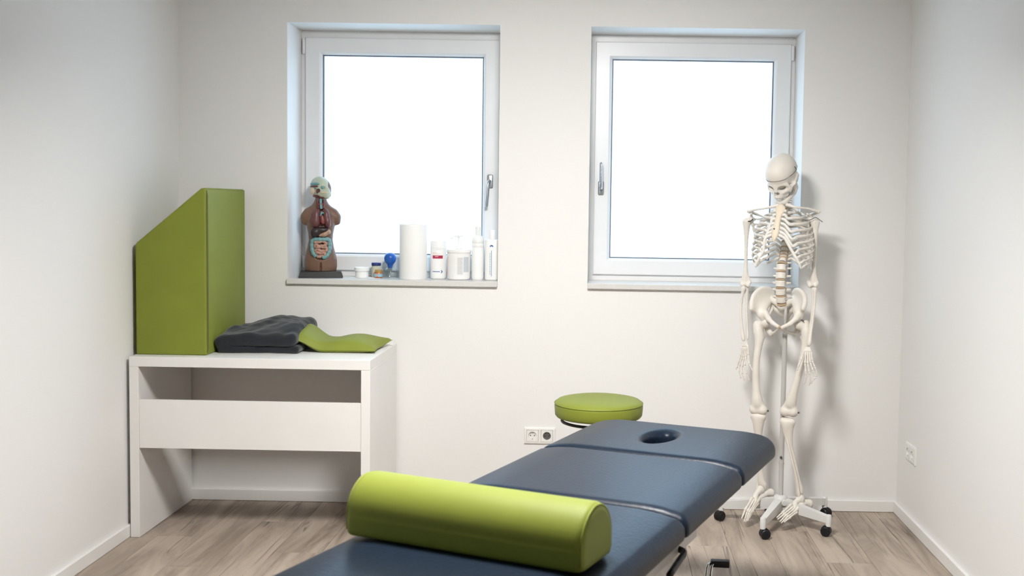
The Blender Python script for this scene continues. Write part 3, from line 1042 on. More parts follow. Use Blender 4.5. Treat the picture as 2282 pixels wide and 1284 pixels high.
# adjusting handle under the pad and pedal of the height lever
hp_ = [(.255, -.455, .508), (.285, -.468, .506), (.316, -.480, .504), (.328, -.505, .503), (.332, -.55, .502), (.343, -.675, .498)]
part('adjusting_handle', tube(spline(hp_, 24), .0095, .0095, 10), M_black, tab)
pd = part('foot_pedal', box(-.034, .034, -.016, .016, -.012, .012, .004, 2), M_black, tab, angle=40, loc=tloc((.442, 3.82, .197)))
pd.rotation_euler = (0, 0, TH - .1)
for dx in (-.020, -.004):
    g = [(.425 + dx, 3.815, .197), (.415 + dx, 3.80, .19), (.405 + dx, 3.76, .15), (.385 + dx, 3.64, .09), (.20 + dx, 3.20, .08), (.19 + dx, 3.05, .08)]
    part('pedal_rod', tube(spline([tloc(q) for q in g], 24), .005, .005, 8), M_chrome, tab)

# ------------------------------------------------------------------ half-round bolster on the table
BL, BWD, BHT = .650, .186, .143
bol = thing('half_round_bolster', (-.2965, 2.5735, TZ + .0045), 'lime green half-round bolster lying across the treatment table', 'bolster', rotz=-math.radians(23.6))


def bolster_fn(X, Y, Z):
    hw = BWD / 2
    r = hw * .98
    zc = BHT - r
    d2 = np.where(Z > zc, np.sqrt(Y ** 2 + (Z - zc) ** 2) - r, np.abs(Y) - hw * (.98 + .02 * np.cos(np.clip((zc - Z) / zc, 0, 1) * 1.5)))
    R = .022
    ax = np.abs(X) - BL / 2
    u, v = d2 + R, ax + R
    d = np.sqrt(np.maximum(u, 0) ** 2 + np.maximum(v, 0) ** 2) + np.minimum(np.maximum(u, v), 0) - R
    R2 = .012
    u, v = d + R2, -Z + R2
    return np.sqrt(np.maximum(u, 0) ** 2 + np.maximum(v, 0) ** 2) + np.minimum(np.maximum(u, v), 0) - R2


part('cover', field(bolster_fn, (-.36, -.12, -.012), (.36, .12, .17), .0055), M_green, bol)
for s in (-1, 1):
    hw, zc = BWD / 2 * .98, BHT - BWD / 2 * .98
    R = hw - .0065
    arch = [(s * (BL / 2 - .006), -R, .016), (s * (BL / 2 - .006), -R, zc)] + [(s * (BL / 2 - .006), -R * math.cos(t), zc + R * math.sin(t)) for t in np.linspace(.08, math.pi - .08, 28)] + [(s * (BL / 2 - .006), R, zc), (s * (BL / 2 - .006), R, .016)]
    part('end_piping', tube(arch, .0028, .0028, 8, up=(1, 0, 0)), M_green, bol)

# ------------------------------------------------------------------ stool behind the table
st = thing('round_stool', (-.006, 4.60, 0), 'round stool with thick lime green seat behind the treatment table', 'stool')
part('seat', lathe([(0, .568), (.165, .568), (.182, .572), (.188, .580), (.190, .600), (.191, .618), (.190, .628), (.186, .634), (.178, .641), (.150, .647), (.09, .649), (0, .650)], 64), M_green, st)
part('seat_piping', tube([(.1905 * math.cos(t), .1905 * math.sin(t), .630) for t in np.linspace(0, 2 * math.pi, 64, endpoint=False)], .0018, .0018, 6, closed=True), M_green, st)
part('lift_ring', tube([(.158 * math.cos(t), .158 * math.sin(t), .552) for t in np.linspace(0, 2 * math.pi, 56, endpoint=False)], .0065, .0065, 10, closed=True), M_black, st)
for k in range(3):
    t = .5 + k * 2 * math.pi / 3
    part('ring_strut', tube([(.157 * math.cos(t), .157 * math.sin(t), .552), (.12 * math.cos(t), .12 * math.sin(t), .560), (.05 * math.cos(t), .05 * math.sin(t), .560)], .005, .005, 8), M_black, st)
part('seat_plate', lathe([(0, .545), (.06, .545), (.075, .552), (.075, .567), (0, .567)], 28), M_black, st, angle=40)
part('gas_column', lathe([(0, .10), (.028, .10), (.028, .33), (.022, .335), (.022, .36), (.014, .362), (.014, .545), (0, .545)], 24), M_black, st, angle=40)


def star_base(root, n, a0, arm, hub_z, m_arm, wheel=.0225, lens=None, hub_h=.05):
    for k in range(n):
        a = a0 + k * 2 * math.pi / n
        c, s = math.cos(a), math.sin(a)
        L = lens[k] if lens else arm
        end = .062
        V = []
        for (d, z0, z1, w) in ((.012, hub_z - .028, hub_z + hub_h * .5, .020), (.05, hub_z - .028, hub_z + hub_h * .42, .018), (L - .012, end, end + .032, .013), (L, end, end + .030, .012)):
            for sx_, zz in ((-1, z0), (1, z0), (1, z1), (-1, z1)):
                V.append((d * c - sx_ * w * s, d * s + sx_ * w * c, zz))
        F = [(3, 2, 1, 0), (12, 13, 14, 15)]
        for i in range(3):
            for j in range(4):
                F.append((i * 4 + j, i * 4 + (j + 1) % 4, i * 4 + 4 + (j + 1) % 4, i * 4 + 4 + j))
        ob = part('base_arm', fix_normals((V, F)), m_arm, root, smooth=False)
        part('caster_socket', lathe([(0, .046), (.013, .046), (.013, .094), (.010, .098), (0, .098)], 14, L * c, L * s, 0), m_arm, root, angle=40)
        w = a + .9 + k * 1.3
        cw, sw = math.cos(w), math.sin(w)
        ox, oy = L * c + .010 * cw, L * s + .010 * sw
        M_ = Matrix.Translation((ox, oy, wheel + .0006)) @ Matrix.Rotation(w + math.pi / 2, 4, 'Z') @ Matrix.Rotation(math.pi / 2, 4, 'Y')
        wh = [(0, -.021), (wheel * .8, -.021), (wheel, -.017), (wheel, -.005), (wheel * .9, -.003), (wheel * .9, .003), (wheel, .005), (wheel, .017), (wheel * .8, .021), (0, .021)]
        cs = part('caster', xf(lathe(wh, 20), M_), M_black, root, angle=40)
        part('caster_hood', xf(lathe([(0, -.012), (wheel * 1.05, -.012), (wheel * 1.05, .012), (0, .012)], 20), Matrix.Translation((0, 0, .004)) @ M_ @ Matrix.Scale(.92, 4)), M_black, cs, angle=40)


star_base(st, 5, .3, .235, .11, M_black)
part('hub', lathe([(0, .07), (.034, .07), (.036, .075), (.036, .14), (.030, .15), (0, .15)], 24), M_black, st, angle=40)

# ------------------------------------------------------------------ double wall sockets


def double_socket(name, loc, rotz, label, dark_second):
    s = thing(name, loc, label, 'wall socket', rotz=rotz)
    bmf = []
    fr_ = fix_normals(rect_sweep(-.077, .077, -.041, .041, [(0, 0), (.0015, -.007), (.009, -.010), (.0125, -.0095), (.0125, -.003), (.0125, 0)]))
    part('cover_frame', join(fr_, box(-.006, .006, -.0095, -.001, -.0285, .0285, .001, 1)), M_socket, s, angle=30)
    for k, cx in enumerate((-.0355, .0355)):
        out = []
        ring = [(.0195, -.0105), (.0195, -.0015)]
        # square insert with a round well
        V, F, n_ = [], [], 32
        for i in range(n_):
            a = 2 * math.pi * i / n_
            c, q = math.cos(a), math.sin(a)
            sc = .0275 / max(abs(c), abs(q))
            V += [(cx + c * sc, -.0008, q * sc), (cx + c * sc, -.0108, q * sc), (cx + c * .0198, -.0108, q * .0198), (cx + c * .0190, -.0018, q * .0190)]
        V.append((cx, -.0018, 0))
        for i in range(n_):
            j = (i + 1) % n_
            for t in range(3):
                F.append((i * 4 + t, j * 4 + t, j * 4 + t + 1, i * 4 + t + 1))
            F.append((i * 4 + 3, j * 4 + 3, len(V) - 1))
        ins = part('socket_insert', fix_normals((V, F)), M_socket, s, angle=30)
        if dark_second and k == 1:
            part('safety_cover', xf(lathe([(0, 0), (.0188, 0), (.0188, .002), (0, .002)], 28), Matrix.Translation((cx, -.0022, 0)) @ Matrix.Rotation(math.pi / 2, 4, 'X')), M_socket_in, ins, angle=30)
        for dx in (-.0095, .0095):
            part('pin_hole', xf(lathe([(0, 0), (.0027, 0), (.0027, .002), (0, .002)], 12), Matrix.Translation((cx + dx, -.0012 - (.003 if dark_second and k else 0), 0)) @ Matrix.Rotation(math.pi / 2, 4, 'X')), M_hole, ins)
        for sz_ in (-1, 1):
            part('earth_clip', box(cx - .002, cx + .002, -.0095, -.002, sz_ * .0168 - .002, sz_ * .0168 + .002), M_metal, ins, smooth=False)
    return s


double_socket('wall_socket', (-.2935, YB - .0002, .3475), 0, 'white double power socket on back wall beside the table head', True)
double_socket('wall_socket', (XR - .0002, 4.98, .345), -math.pi / 2, 'white double power socket on right wall near the corner', False)

# ------------------------------------------------------------------ skeleton stand
BO = np.array([.853, 4.985, 0])
std = thing('skeleton_stand', tuple(BO), 'light grey five-arm rolling stand with pole under the skeleton', 'stand')
star_base(std, 5, math.radians(172), .265, .10, M_stand, lens=[.275, .265, .262, .265, .150])
part('hub', lathe([(0, .07), (.030, .07), (.034, .075), (.034, .125), (.026, .135), (.016, .138), (0, .138)], 24), M_stand, std, angle=40)
part('clamp_screw', xf(lathe([(0, 0), (.013, 0), (.015, .002), (.015, .012), (.012, .015), (0, .015)], 18), Matrix.Translation((.012, -.034, .110)) @ Matrix.Rotation(math.radians(90), 4, 'X')), M_stand, std, angle=40)
part('pole', lathe([(0, .13), (.0115, .13), (.0115, .90), (0, .90)], 20), M_steel, std, angle=40)
part('pole_collar', lathe([(.0116, .284), (.0130, .284), (.0130, .292), (.0116, .292), (.0116, .284)], 18), M_steel, std, angle=40)
part('pole_screw', tube([(-.004, -.010, .318), (-.006, -.018, .318)], .0055, .0055, 10), M_dark, std)
part('upper_rod', tube([(0, 0, .90), (0, .0, .975), (.0, -.004, 1.02)], .0075, .0075, 10), M_steel, std)

# ------------------------------------------------------------------ skeleton
PSI = math.radians(22)                            # the trunk is turned towards the left of the picture
FW = np.array([-math.sin(PSI), -math.cos(PSI), 0])
RT = np.array([math.cos(PSI), -math.sin(PSI), 0])
SO = np.array([.853, 4.965, 0])
CAM0 = np.array([0, 0, CAM_H])


def bp(px, py, f=0.0):
    """Point of the body's frontal plane, f metres in front of it."""
    d = CF + CR * (px - PPX) / FPX - CU * (py - PPY) / FPX
    return CAM0 + d * ((f - (CAM0 - SO) @ FW) / (d @ FW))


sk = thing('human_skeleton', tuple(SO), 'life-size ivory anatomical skeleton with bowed head before the right window', 'skeleton')
loc0 = lambda VF: ([tuple(np.array(v) - SO) for v in VF[0]], VF[1])


def bone(name, VF, m_=None, parent=None):
    return part(name, loc0(VF), m_ or M_bone, parent if parent is not None else sk)


# --- skull, modelled upright facing -y, then bowed and turned
SKM = rot3('Z', -37) @ rot3('X', 40) * .93
SKC = bp(1738.5, 381.5, .030)


def sk_place(VF):
    return [tuple(SKC + SKM @ np.array(v)) for v in VF[0]], VF[1]


def sk_bone(name, VF, m_=None, parent=None):
    return bone(name, sk_place(VF), m_, parent)


cr_ell = [((0, .010, .004), (.0715, .090, .072)), ((0, -.040, .000), (.058, .045, .058)), ((0, .052, -.016), (.060, .052, .054)),
          ((0, -.060, -.032), (.050, .026, .018)), ((0, -.022, -.045), (.046, .044, .030)), ((-.047, .002, -.040), (.018, .036, .024)), ((.047, .002, -.040), (.018, .036, .024))]
cr_pr = []
for s in (-1, 1):
    cr_pr += [((s * .050, -.058, -.040), (s * .054, -.050, -.066), .008, .009),      # outer orbit rim
              ((s * .050, -.056, -.068), (s * .030, -.076, -.070), .011, .010),      # cheekbone
              ((s * .054, -.050, -.068), (s * .066, -.015, -.062), .006, .0045),     # cheek arch
              ((s * .066, -.015, -.062), (s * .064, .012, -.056), .0045, .006),
              ((s * .012, -.082, -.045), (s * .014, -.086, -.085), .006, .010),      # beside the nose
              ((s * .010, -.086, -.092), (s * .030, -.062, -.095), .012, .012),      # upper jaw
              ((s * .058, .030, -.050), (s * .054, .026, -.082), .016, .007),        # mastoid
              ((s * .020, -.020, -.060), (s * .028, -.035, -.085), .018, .012)]
cr_pr += [((0, -.084, -.034), (0, -.094, -.055), .007, .005), ((0, .02, -.05), (0, -.03, -.06), .035, .025)]
sub = []
for s in (-1, 1):
    sub += [((s * .031, -.085, -.047), (.0220, .030, .0165), rot3('Z', s * 14)), ((s * .069, -.036, -.046), (.014, .022, .020))]
sub += [((-.0065, -.096, -.072), (.0075, .022, .0125)), ((.0065, -.096, -.072), (.0075, .022, .0125)), ((0, -.096, -.078), (.011, .018, .007))]
skull = sk_bone('skull', blob(cr_pr, .0028, .0045, sub, cr_ell))
# saw cut round the skull cap
cut = []
for t in np.linspace(0, 2 * math.pi, 72, endpoint=False):
    dx, dy = math.cos(t), math.sin(t)
    lo_r, hi_r = .02, .14
    def inside(r):
        p = np.array([dx * r, dy * r + .005, -.004 - .18 * (dy * r + .055)])
        for c, r3 in cr_ell[:3]:
            if (((p - np.array(c)) / np.array(r3)) ** 2).sum() < 1:
                return True
        return False
    for _ in range(24):
        md = (lo_r + hi_r) / 2
        if inside(md):
            lo_r = md
        else:
            hi_r = md
    cut.append((dx * lo_r * 1.012, dy * lo_r * 1.012 + .005, -.004 - .18 * (dy * lo_r + .055)))
sk_bone('cap_joint', tube(cut, .0009, .0022, 6, closed=True), M_dark, skull)
for s in (-1, 1):
    sk_bone('cap_hook', tube(spline([(s * .0735, .020, .012), (s * .0765, .022, .002), (s * .0735, .024, -.012)], 8), .0018, .0018, 6), M_dark, skull)
teeth = []
for k in range(12):
    t = (k - 5.5) / 5.5
    teeth.append(((.031 * math.sin(t * 1.25), -.094 + .040 * (1 - math.cos(t * 1.25)), -.1045), t))
sk_bone('upper_teeth', join(*[xf(box(-.0032, .0032, -.003, .003, -.0055, .0055, .0012, 1), Matrix.Translation(p) @ Matrix.Rotation(t * 1.1, 4, 'Z')) for p, t in teeth]), M_white, skull)
md = []
for s in (-1, 1):
    md += [((0, -.083, -.132), (s * .020, -.076, -.132), .012, .0115), ((s * .020, -.076, -.130), (s * .046, -.018, -.118), .0125, .0115),
           ((s * .046, -.018, -.118), (s * .050, .000, -.104), .0095, .0095), ((s * .050, .004, -.104), (s * .056, .012, -.064), .0125, .0075),
           ((s * .050, -.008, -.105), (s * .055, -.016, -.066), .008, .0045), ((s * .050, -.004, -.105), (s * .0555, -.003, -.072), .008, .005), ((s * .014, -.084, -.122), (s * .034, -.056, -.118), .0075, .007)]
jaw = sk_bone('lower_jaw', blob(md, .0028, .004))
sk_bone('lower_teeth', join(*[xf(box(-.003, .003, -.003, .003, -.005, .005, .0012, 1), Matrix.Translation((p[0] * .96, p[1] + .003, p[2] - .0115)) @ Matrix.Rotation(t * 1.1, 4, 'Z')) for p, t in teeth]), M_white, jaw)
sk_bone('jaw_spring', tube([(.058, .004, -.075), (.060, -.006, -.090), (.056, -.014, -.106)], .0022, .0022, 6), M_dark, jaw)

# --- spine


def vertebra_mesh(w, h, d, tp, spn):
    """Waisted body with side and rear processes; front is -y, origin in the body's middle."""
    V, F = lathe([(0, -h / 2), (w * .47, -h / 2), (w * .5, -h * .40), (w * .455, -h * .1), (w * .455, h * .1), (w * .5, h * .40), (w * .47, h / 2), (0, h / 2)], 20)
    V = [(v[0], v[1] * d / w, v[2]) for v in V]
    parts = [(V, F)]
    for s in (-1, 1):
        parts.append(tube([(s * w * .30, d * .45, 0), (s * w * .42, d * .75, .002), (s * tp, d * .85, .004)], [h * .26, h * .24, h * .14], None, 8))
        parts.append(tube([(s * w * .34, d * .60, -h * .2), (s * w * .40, d * .80, h * .5)], h * .17, None, 8))
    parts.append(tube([(0, d * .75, 0), (0, d * 1.0, -h * .25), (0, d * .9 + spn, -h * .6)], [h * .22, h * .26, h * .28], [h * .18, h * .12, h * .12], 8))
    return mesh('vertebra', *join(*parts), M_bone, angle=45)


ROTB = -PSI
spine_specs = []
cerv = spline([bp(1752, 432, -.005), bp(1752, 446, -.018), bp(1750, 460, -.045)], 7)
thor = spline([bp(1750, 466, -.052), bp(1752, 490, -.082), bp(1752, 525, -.088), bp(1748, 560, -.062), bp(1744.5, 580, -.030)], 12)
lum_y = [596.5, 614.5, 632, 650, 667]
lum_x = [1741, 1740, 1739, 1739, 1740]
lum = [bp(x_, y_, f_) for x_, y_, f_ in zip(lum_x, lum_y, (-.008, .004, .010, .008, -.002))]
me_c = vertebra_mesh(.026, .0125, .018, .024, .018)
me_t = vertebra_mesh(.032, .0195, .026, .032, .030)
me_l = vertebra_mesh(.047, .0285, .034, .042, .030)


def put(me, p, tangent=None, scale=1, name='vertebra'):
    o = new_obj(name, me, sk, tuple(np.array(p) - SO))
    q = Matrix.Rotation(ROTB, 4, 'Z')
    if tangent is not None:
        t = Vector(tangent).normalized()
        q = t.rotation_difference(Vector((0, 0, 1))).inverted().to_matrix().to_4x4() @ q
    o.rotation_euler = q.to_euler()
    o.scale = (scale,) * 3
    return o


for chain, me in ((cerv, me_c), (thor, me_t), (lum, me_l)):
    for i, p in enumerate(chain):
        t = np.array(chain[max(i - 1, 0)]) - np.array(chain[min(i + 1, len(chain) - 1)])
        put(me, p, t, 1 if me is not me_t else .86 + .26 * i / 11)
full = [np.array(p) for p in cerv[-1:] + thor + lum]
for i in range(len(full) - 1):
    c = (full[i] + full[i + 1]) / 2
    r_ = .0135 + .0085 * min(1, i / 15)
    t = full[i] - full[i + 1]
    r_x = .0140 if i < 2 else (.016 + (i - 2) * .0005 if i < 12 else .0222)
    VF = lathe([(0, -.0032), (r_x, -.0032), (r_x * 1.03, 0), (r_x, .0032), (0, .0032)], 20)
    VF = ([(v[0], v[1] * .76, v[2]) for v in VF[0]], VF[1])
    put(mesh('intervertebral_disc', *VF, M_disc, angle=50), c, t, 1, 'intervertebral_disc')
put(mesh('intervertebral_disc', *lathe([(0, -.0035), (.0215, -.0035), (.0222, 0), (.0215, .0035), (0, .0035)], 20), M_disc, angle=50), bp(1742, 677, -.010), np.array([0, 0, 1]) - .35 * FW * -1, 1, 'intervertebral_disc')

# --- rib cage
yz = lambda y_: at(1742, y_, 4.95)[2]
rib_w = [.060, .092, .112, .124, .131, .136, .139, .140, .137, .129, .115, .088]
rib_d = [.060, .080, .095, .104, .110, .114, .116, .116, .112, .105, .095, .075]
rib_back = [461 + i * 10.4 for i in range(12)]
rib_front = [474, 486, 499, 513, 527, 541, 555, 568, 580, 590, 594, 590]
rib_end = [152, 152, 152, 151, 150, 149, 146, 140, 131, 121, 92, 62]
st_y = [470, 479, 488, 497.5, 507, 515.5, 523]
st_top, st_bot = bp(1741, 457, .062), bp(1724, 539, .108)


def sternum_at(z):
    t = (st_top[2] - z) / (st_top[2] - st_bot[2])
    return st_top + (st_bot - st_top) * t


cart_mid = {}
for i in range(12):
    for s in (-1, 1):
        zb, zf = yz(rib_back[i]), yz(rib_front[i])
        ti = min(len(thor) - 1, i)
        c0 = np.array(thor[ti])
        mid = SO + RT * ((c0 - SO) @ RT * .6 + (-.004)) + FW * ((c0 - SO) @ FW + rib_d[i] * .80)
        P = []
        for q in np.linspace(0, 1, 30):
            a = math.radians(14 + (rib_end[i] - 14) * q)
            sx_ = math.sin(a) ** .82 * rib_w[i]
            fy = -math.cos(a) * rib_d[i] * (1.0 if a < 1.57 else .86)
            if a < .9:                               # the rib leaves the spine backwards before it turns
                fy = max(fy, -rib_d[i] * .86)
            sag = .016 * math.sin(q * math.pi) * (1 if i < 10 else .3)
            z_ = zb + (zf - zb) * (q ** 1.05) - sag * .6
            p = mid + RT * (s * sx_) + FW * fy
            p[2] = z_
            P.append(p)
        P[0] = c0 + RT * s * .014 + FW * -.012
        rr_ = .0084 if i not in (0, 10, 11) else .0068
        bone('rib', tube(P, [rr_ * (.75 + .25 * min(1, 4 * q)) for q in np.linspace(0, 1, 30)], [.0038] * 30, 8))
        e, dirv = P[-1], P[-1] - P[-3]
        dirv = dirv / np.linalg.norm(dirv)
        if i < 7:
            z_s = at(1738, st_y[i], 4.86)[2]
            q = sternum_at(z_s) + RT * s * (.010 if i else .015)
            m1 = e + dirv * .020 + np.array([0, 0, -.003 * max(0, i - 2)])
            m2 = q + RT * s * (.012 + .004 * i) + np.array([0, 0, -.004 * max(0, i - 1)])
            C = spline([e - dirv * .004, m1, m2, q], 16)
            cart_mid[(i, s)] = C
            bone('costal_cartilage', tube(C, .0070, .0042, 8), M_cart)
        elif i < 10:
            up = cart_mid[(i - 1, s)]
            q = np.array(up[6 if i == 7 else 5])
            m1 = e + dirv * .016 + np.array([0, 0, -.004])
            C = spline([e - dirv * .004, m1, (m1 + q) / 2 + np.array([0, 0, -.004]), q], 14)
            cart_mid[(i, s)] = C
            bone('costal_cartilage', tube(C, .0064, .0042, 8), M_cart)
# sternum
ps = []
ts = np.linspace(0, 1, 18)
for t in ts:
    w = np.interp(t, [0, .06, .16, .28, .36, .55, .75, .86, .93, 1], [.014, .023, .022, .013, .0125, .0145, .0175, .014, .008, .003])
    ps.append((st_top + (st_bot - st_top) * t + FW * .006 * math.sin(t * 3), w))
bone('sternum', tube([p for p, w in ps], [w for p, w in ps], [.0055 if w > .006 else .003 for p, w in ps], 14, up=RT), M_stern)
bone('sternum_screw', tube([bp(1725, 510, .098), bp(1725, 510, .106)], .0035, .0035, 8), M_dark)

# --- shoulder girdle
for s, a, b_, c, ac, gl, inf, med in ((-1, (1736, 457, .060), (1712, 463, .062), (1686, 467, .02), (1668, 471, -.02), (1674, 489, -.030), (1692, 556, -.105), (1712, 488, -.115)),
                                      (1, (1752, 456, .060), (1774, 462, .062), (1800, 465, .02), (1824, 472, -.02), (1806, 490, -.030), (1796, 560, -.105), (1776, 490, -.115))):
    C = spline([bp(*a), bp(*b_), bp(*c), bp(*ac)], 20)
    bone('collarbone', tube(C, [.0085 - .0035 * math.sin(math.pi * k / 19) for k in range(20)], [.0075 - .002 * math.sin(math.pi * k / 19) for k in range(20)], 10))
    G, I, Md, A = bp(*gl), bp(*inf), bp(*med), bp(*ac)
    pr = []
    for k in range(7):                                # blade
        t = k / 6
        e0 = G + (I - G) * t
        e1 = Md + (I - Md) * t
        for q in range(6):
            p0 = e0 + (e1 - e0) * q / 5
            pr.append((p0, e0 + (e1 - e0) * min(1, (q + 1) / 5), .0038, .0034))
        if k < 6:
            t2 = (k + 1) / 6
            pr += [(e0, G + (I - G) * t2, .0055, .0055), (e1, Md + (I - Md) * t2, .004, .004)]
    pr += [(G, G + (Md - G) * .1, .014, .010), (A, A + (Md - A) * .35 + FW * -.01, .0095, .006), (A + (Md - A) * .35 + FW * -.01, Md + FW * -.01, .006, .004),
           (G + np.array([0, 0, .014]), G + np.array([0, 0, .026]) + FW * .03 - RT * s * .008, .007, .006)]
    bone('shoulder_blade', blob(pr, .0032, .003))

# --- arms


def long_bone(name, pts, rads, extra=(), k=.004, h=.0032):
    n_ = 36
    P = spline(pts, n_)
    t_ = np.linspace(0, len(pts) - 1, n_)
    rads = list(np.interp(t_, range(len(pts)), np.array(rads) - k * .9))
    pr = [(P[i], P[i + 1], rads[i], rads[i + 1]) for i in range(len(P) - 1)]
    return bone(name, blob(pr + list(extra), h, k))


Z3 = np.array([0, 0, 1.0])
for s, sh, el, r_ in ((-1, (1664, 494, -.035), (1661, 631, -.03), .0092), (1, (1817, 495, -.03), (1812, 632, -.02), .0115)):
    A, B = bp(*sh), bp(*el)
    lat = RT * s
    ex = [(A - lat * .006 + Z3 * .002, A - lat * .010 + Z3 * .004, .0185, .017), (A + lat * .010 + FW * .004, A + lat * .010 - Z3 * .012, .010, .007), (A + FW * .014, A + FW * .012 - Z3 * .02, .006, .004),
          (B - lat * .014, B + lat * .014, .008, .008), (B - lat * .024 + Z3 * .004, B + Z3 * .055, .0055, .006), (B + lat * .021 + Z3 * .002, B + Z3 * .055, .0055, .006),
          (B + lat * .013 - Z3 * .007 + FW * .006, B + lat * .013 - Z3 * .008 + FW * .007, .0095, .0095), (B - lat * .014 - Z3 * .010 + FW * .003, B - lat * .002 - Z3 * .005 + FW * .003, .0105, .006)]
    long_bone('upper_arm_bone', [A, A + (B - A) * .10, A + (B - A) * .3, A + (B - A) * .7, A + (B - A) * .9, B], [.017, .014, r_ * 1.08, r_, r_ * 1.05, .0085], ex, .003)
# forearms
fore = [(-1, [(1657, 644, -.02), (1652, 672, -.018), (1651, 700, -.012), (1654, 735, -.005), (1657, 757, 0)], [(1664, 640, -.04), (1664, 665, -.035), (1664, 700, -.03), (1666, 735, -.022), (1666, 756, -.015)]),
        (1, [(1816, 647, -.005), (1815, 675, .004), (1812, 705, .016), (1807, 740, .032), (1803, 768, .045)], [(1812, 640, -.030), (1812, 668, -.020), (1809, 705, -.002), (1804, 740, .018), (1800, 768, .032)])]
for s, ra_, ul in fore:
    R_ = [bp(*p) for p in ra_]
    U_ = [bp(*p) for p in ul]
    long_bone('radius', R_, [.0085, .0062, .0068, .0068, .0098], [(R_[0], R_[0] + Z3 * .004, .0105, .0105), (R_[1], R_[1] - RT * s * .004, .0055, .004)], .0022, .0024)
    long_bone('ulna', U_, [.0105, .0078, .0062, .0052, .0058], [(U_[0] - FW * .008, U_[0] + Z3 * .022 - FW * .012, .010, .008)], .0022, .0024)

# --- hands


def hand(wrist, mcs, fingers, label):
    w = bp(*wrist)
    mb = [bp(*m) for m in mcs]
    cen = sum(mb) / len(mb)
    ax = (cen - w) / np.linalg.norm(cen - w)
    pr = []
    across = mb[-1] - mb[0]
    across /= np.linalg.norm(across)
    for q, k in ((.006, 3), (.017, 4)):
        for i in range(k):
            c = w + ax * q + across * ((i - (k - 1) / 2) * .0085)
            pr.append((c, c + ax * .003, .0058, .0056))
    h = bone('hand', blob(pr, .0024, .0016))
    nb = len(mb)
    for i, (m_, fng) in enumerate(zip(mb, fingers)):
        base = w + ax * .024 + across * ((i - (nb - 1) / 2) * .0085)
        if i == 0:
            base = w + ax * .016 - across * .016
        pts = [base, m_] + [bp(*q) for q in fng]
        for k in range(len(pts) - 1):
            a, b2 = np.array(pts[k]), np.array(pts[k + 1])
            d = b2 - a
            L = np.linalg.norm(d)
            d /= L
            g = .0012
            r0 = (.0054, .0047, .0042, .0036, .0030)[min(k, 4)]
            P = [a + d * (g + (L - 2 * g) * t) for t in (0, .12, .35, .65, .88, 1)]
            bone('metacarpal' if k == 0 else 'finger_bone', tube(P, [r0, r0 * 1.12, r0 * .68, r0 * .62, r0 * 1.05, r0 * .9], None, 8), None, h)
    return h


hand((1661, 762, -.006), [(1668, 792, .012), (1662, 795, .010), (1658, 797, .006), (1654, 796, .000), (1651, 793, -.008)],
     [[(1670, 812, .022), (1678, 827, .028), (1690, 834, .030)], [(1660, 815, .02), (1664, 834, .024), (1671, 849, .024)], [(1654, 818, .012), (1654, 834, .014), (1659, 848, .012)],
      [(1648, 816, .002), (1647, 830, .004), (1651, 843, .004)], [(1645, 810, -.010), (1642, 820, -.010), (1640, 824, -.010)]], 'left')
hand((1800, 773, .045), [(1785, 803, .070), (1794, 811, .072), (1800, 812, .070), (1806, 809, .066), (1810, 804, .060)],
     [[(1780, 815, .078), (1776, 826, .080)], [(1796, 830, .080), (1796, 844, .080), (1792, 857, .076)], [(1804, 830, .078), (1806, 846, .076), (1802, 860, .072)],
      [(1812, 826, .072), (1818, 840, .070), (1806, 856, .066)], [(1816, 818, .064), (1820, 830, .062), (1820, 840, .060)]], 'right')

# --- pelvis


def patch_prims(rows, r0):
    pr = []
    for i in range(len(rows)):
        for j in range(len(rows[0])):
            r_ = r0[i] if not np.isscalar(r0) else r0
            if j + 1 < len(rows[0]):
                pr.append((rows[i][j], rows[i][j + 1], r_, r_))
            if i + 1 < len(rows):
                r2_ = r0[i + 1] if not np.isscalar(r0) else r0
                pr.append((rows[i][j], rows[i + 1][j], r_, r2_))
    return pr


hip_spec = {
    -1: dict(crest=[(1674.5, 689, .050), (1675, 674, .040), (1680, 658, .022), (1691, 647, -.005), (1704, 642.5, -.035), (1716, 645, -.062), (1722, 655, -.078)],
             base=[(1695, 704, .020), (1699, 696, .016), (1703, 690, .006), (1707, 684, -.010), (1711, 678, -.028), (1715, 672, -.045), (1719, 668, -.060)],
             acet=(1701, 712, .004), pub=[(1706, 699, .018), (1713, 711, .038), (1723, 721, .056), (1734, 728, .066)], isch=[(1706, 718, -.012), (1712, 735, -.028), (1719, 745, -.020)],
             inf=[(1719, 745, -.020), (1727, 741, .015), (1735, 733, .056)], back=[(1719, 672, -.062), (1720, 690, -.050), (1710, 706, -.018)]),
    1: dict(crest=[(1790, 689, .050), (1794, 674, .040), (1793, 661, .022), (1786, 650, -.005), (1778, 646, -.035), (1772, 649, -.062), (1769, 658, -.078)],
            base=[(1781, 704, .020), (1778, 696, .016), (1775, 690, .006), (1773, 684, -.010), (1771, 678, -.028), (1769, 672, -.045), (1768, 670, -.060)],
            acet=(1783, 713, .002), pub=[(1780, 698, .018), (1774, 710, .038), (1761, 722, .056), (1743, 730, .066)], isch=[(1781, 719, -.012), (1778, 735, -.028), (1772, 744, -.020)],
            inf=[(1772, 744, -.020), (1757, 741, .015), (1743, 734, .056)], back=[(1768, 674, -.062), (1770, 690, -.050), (1775, 707, -.018)])}
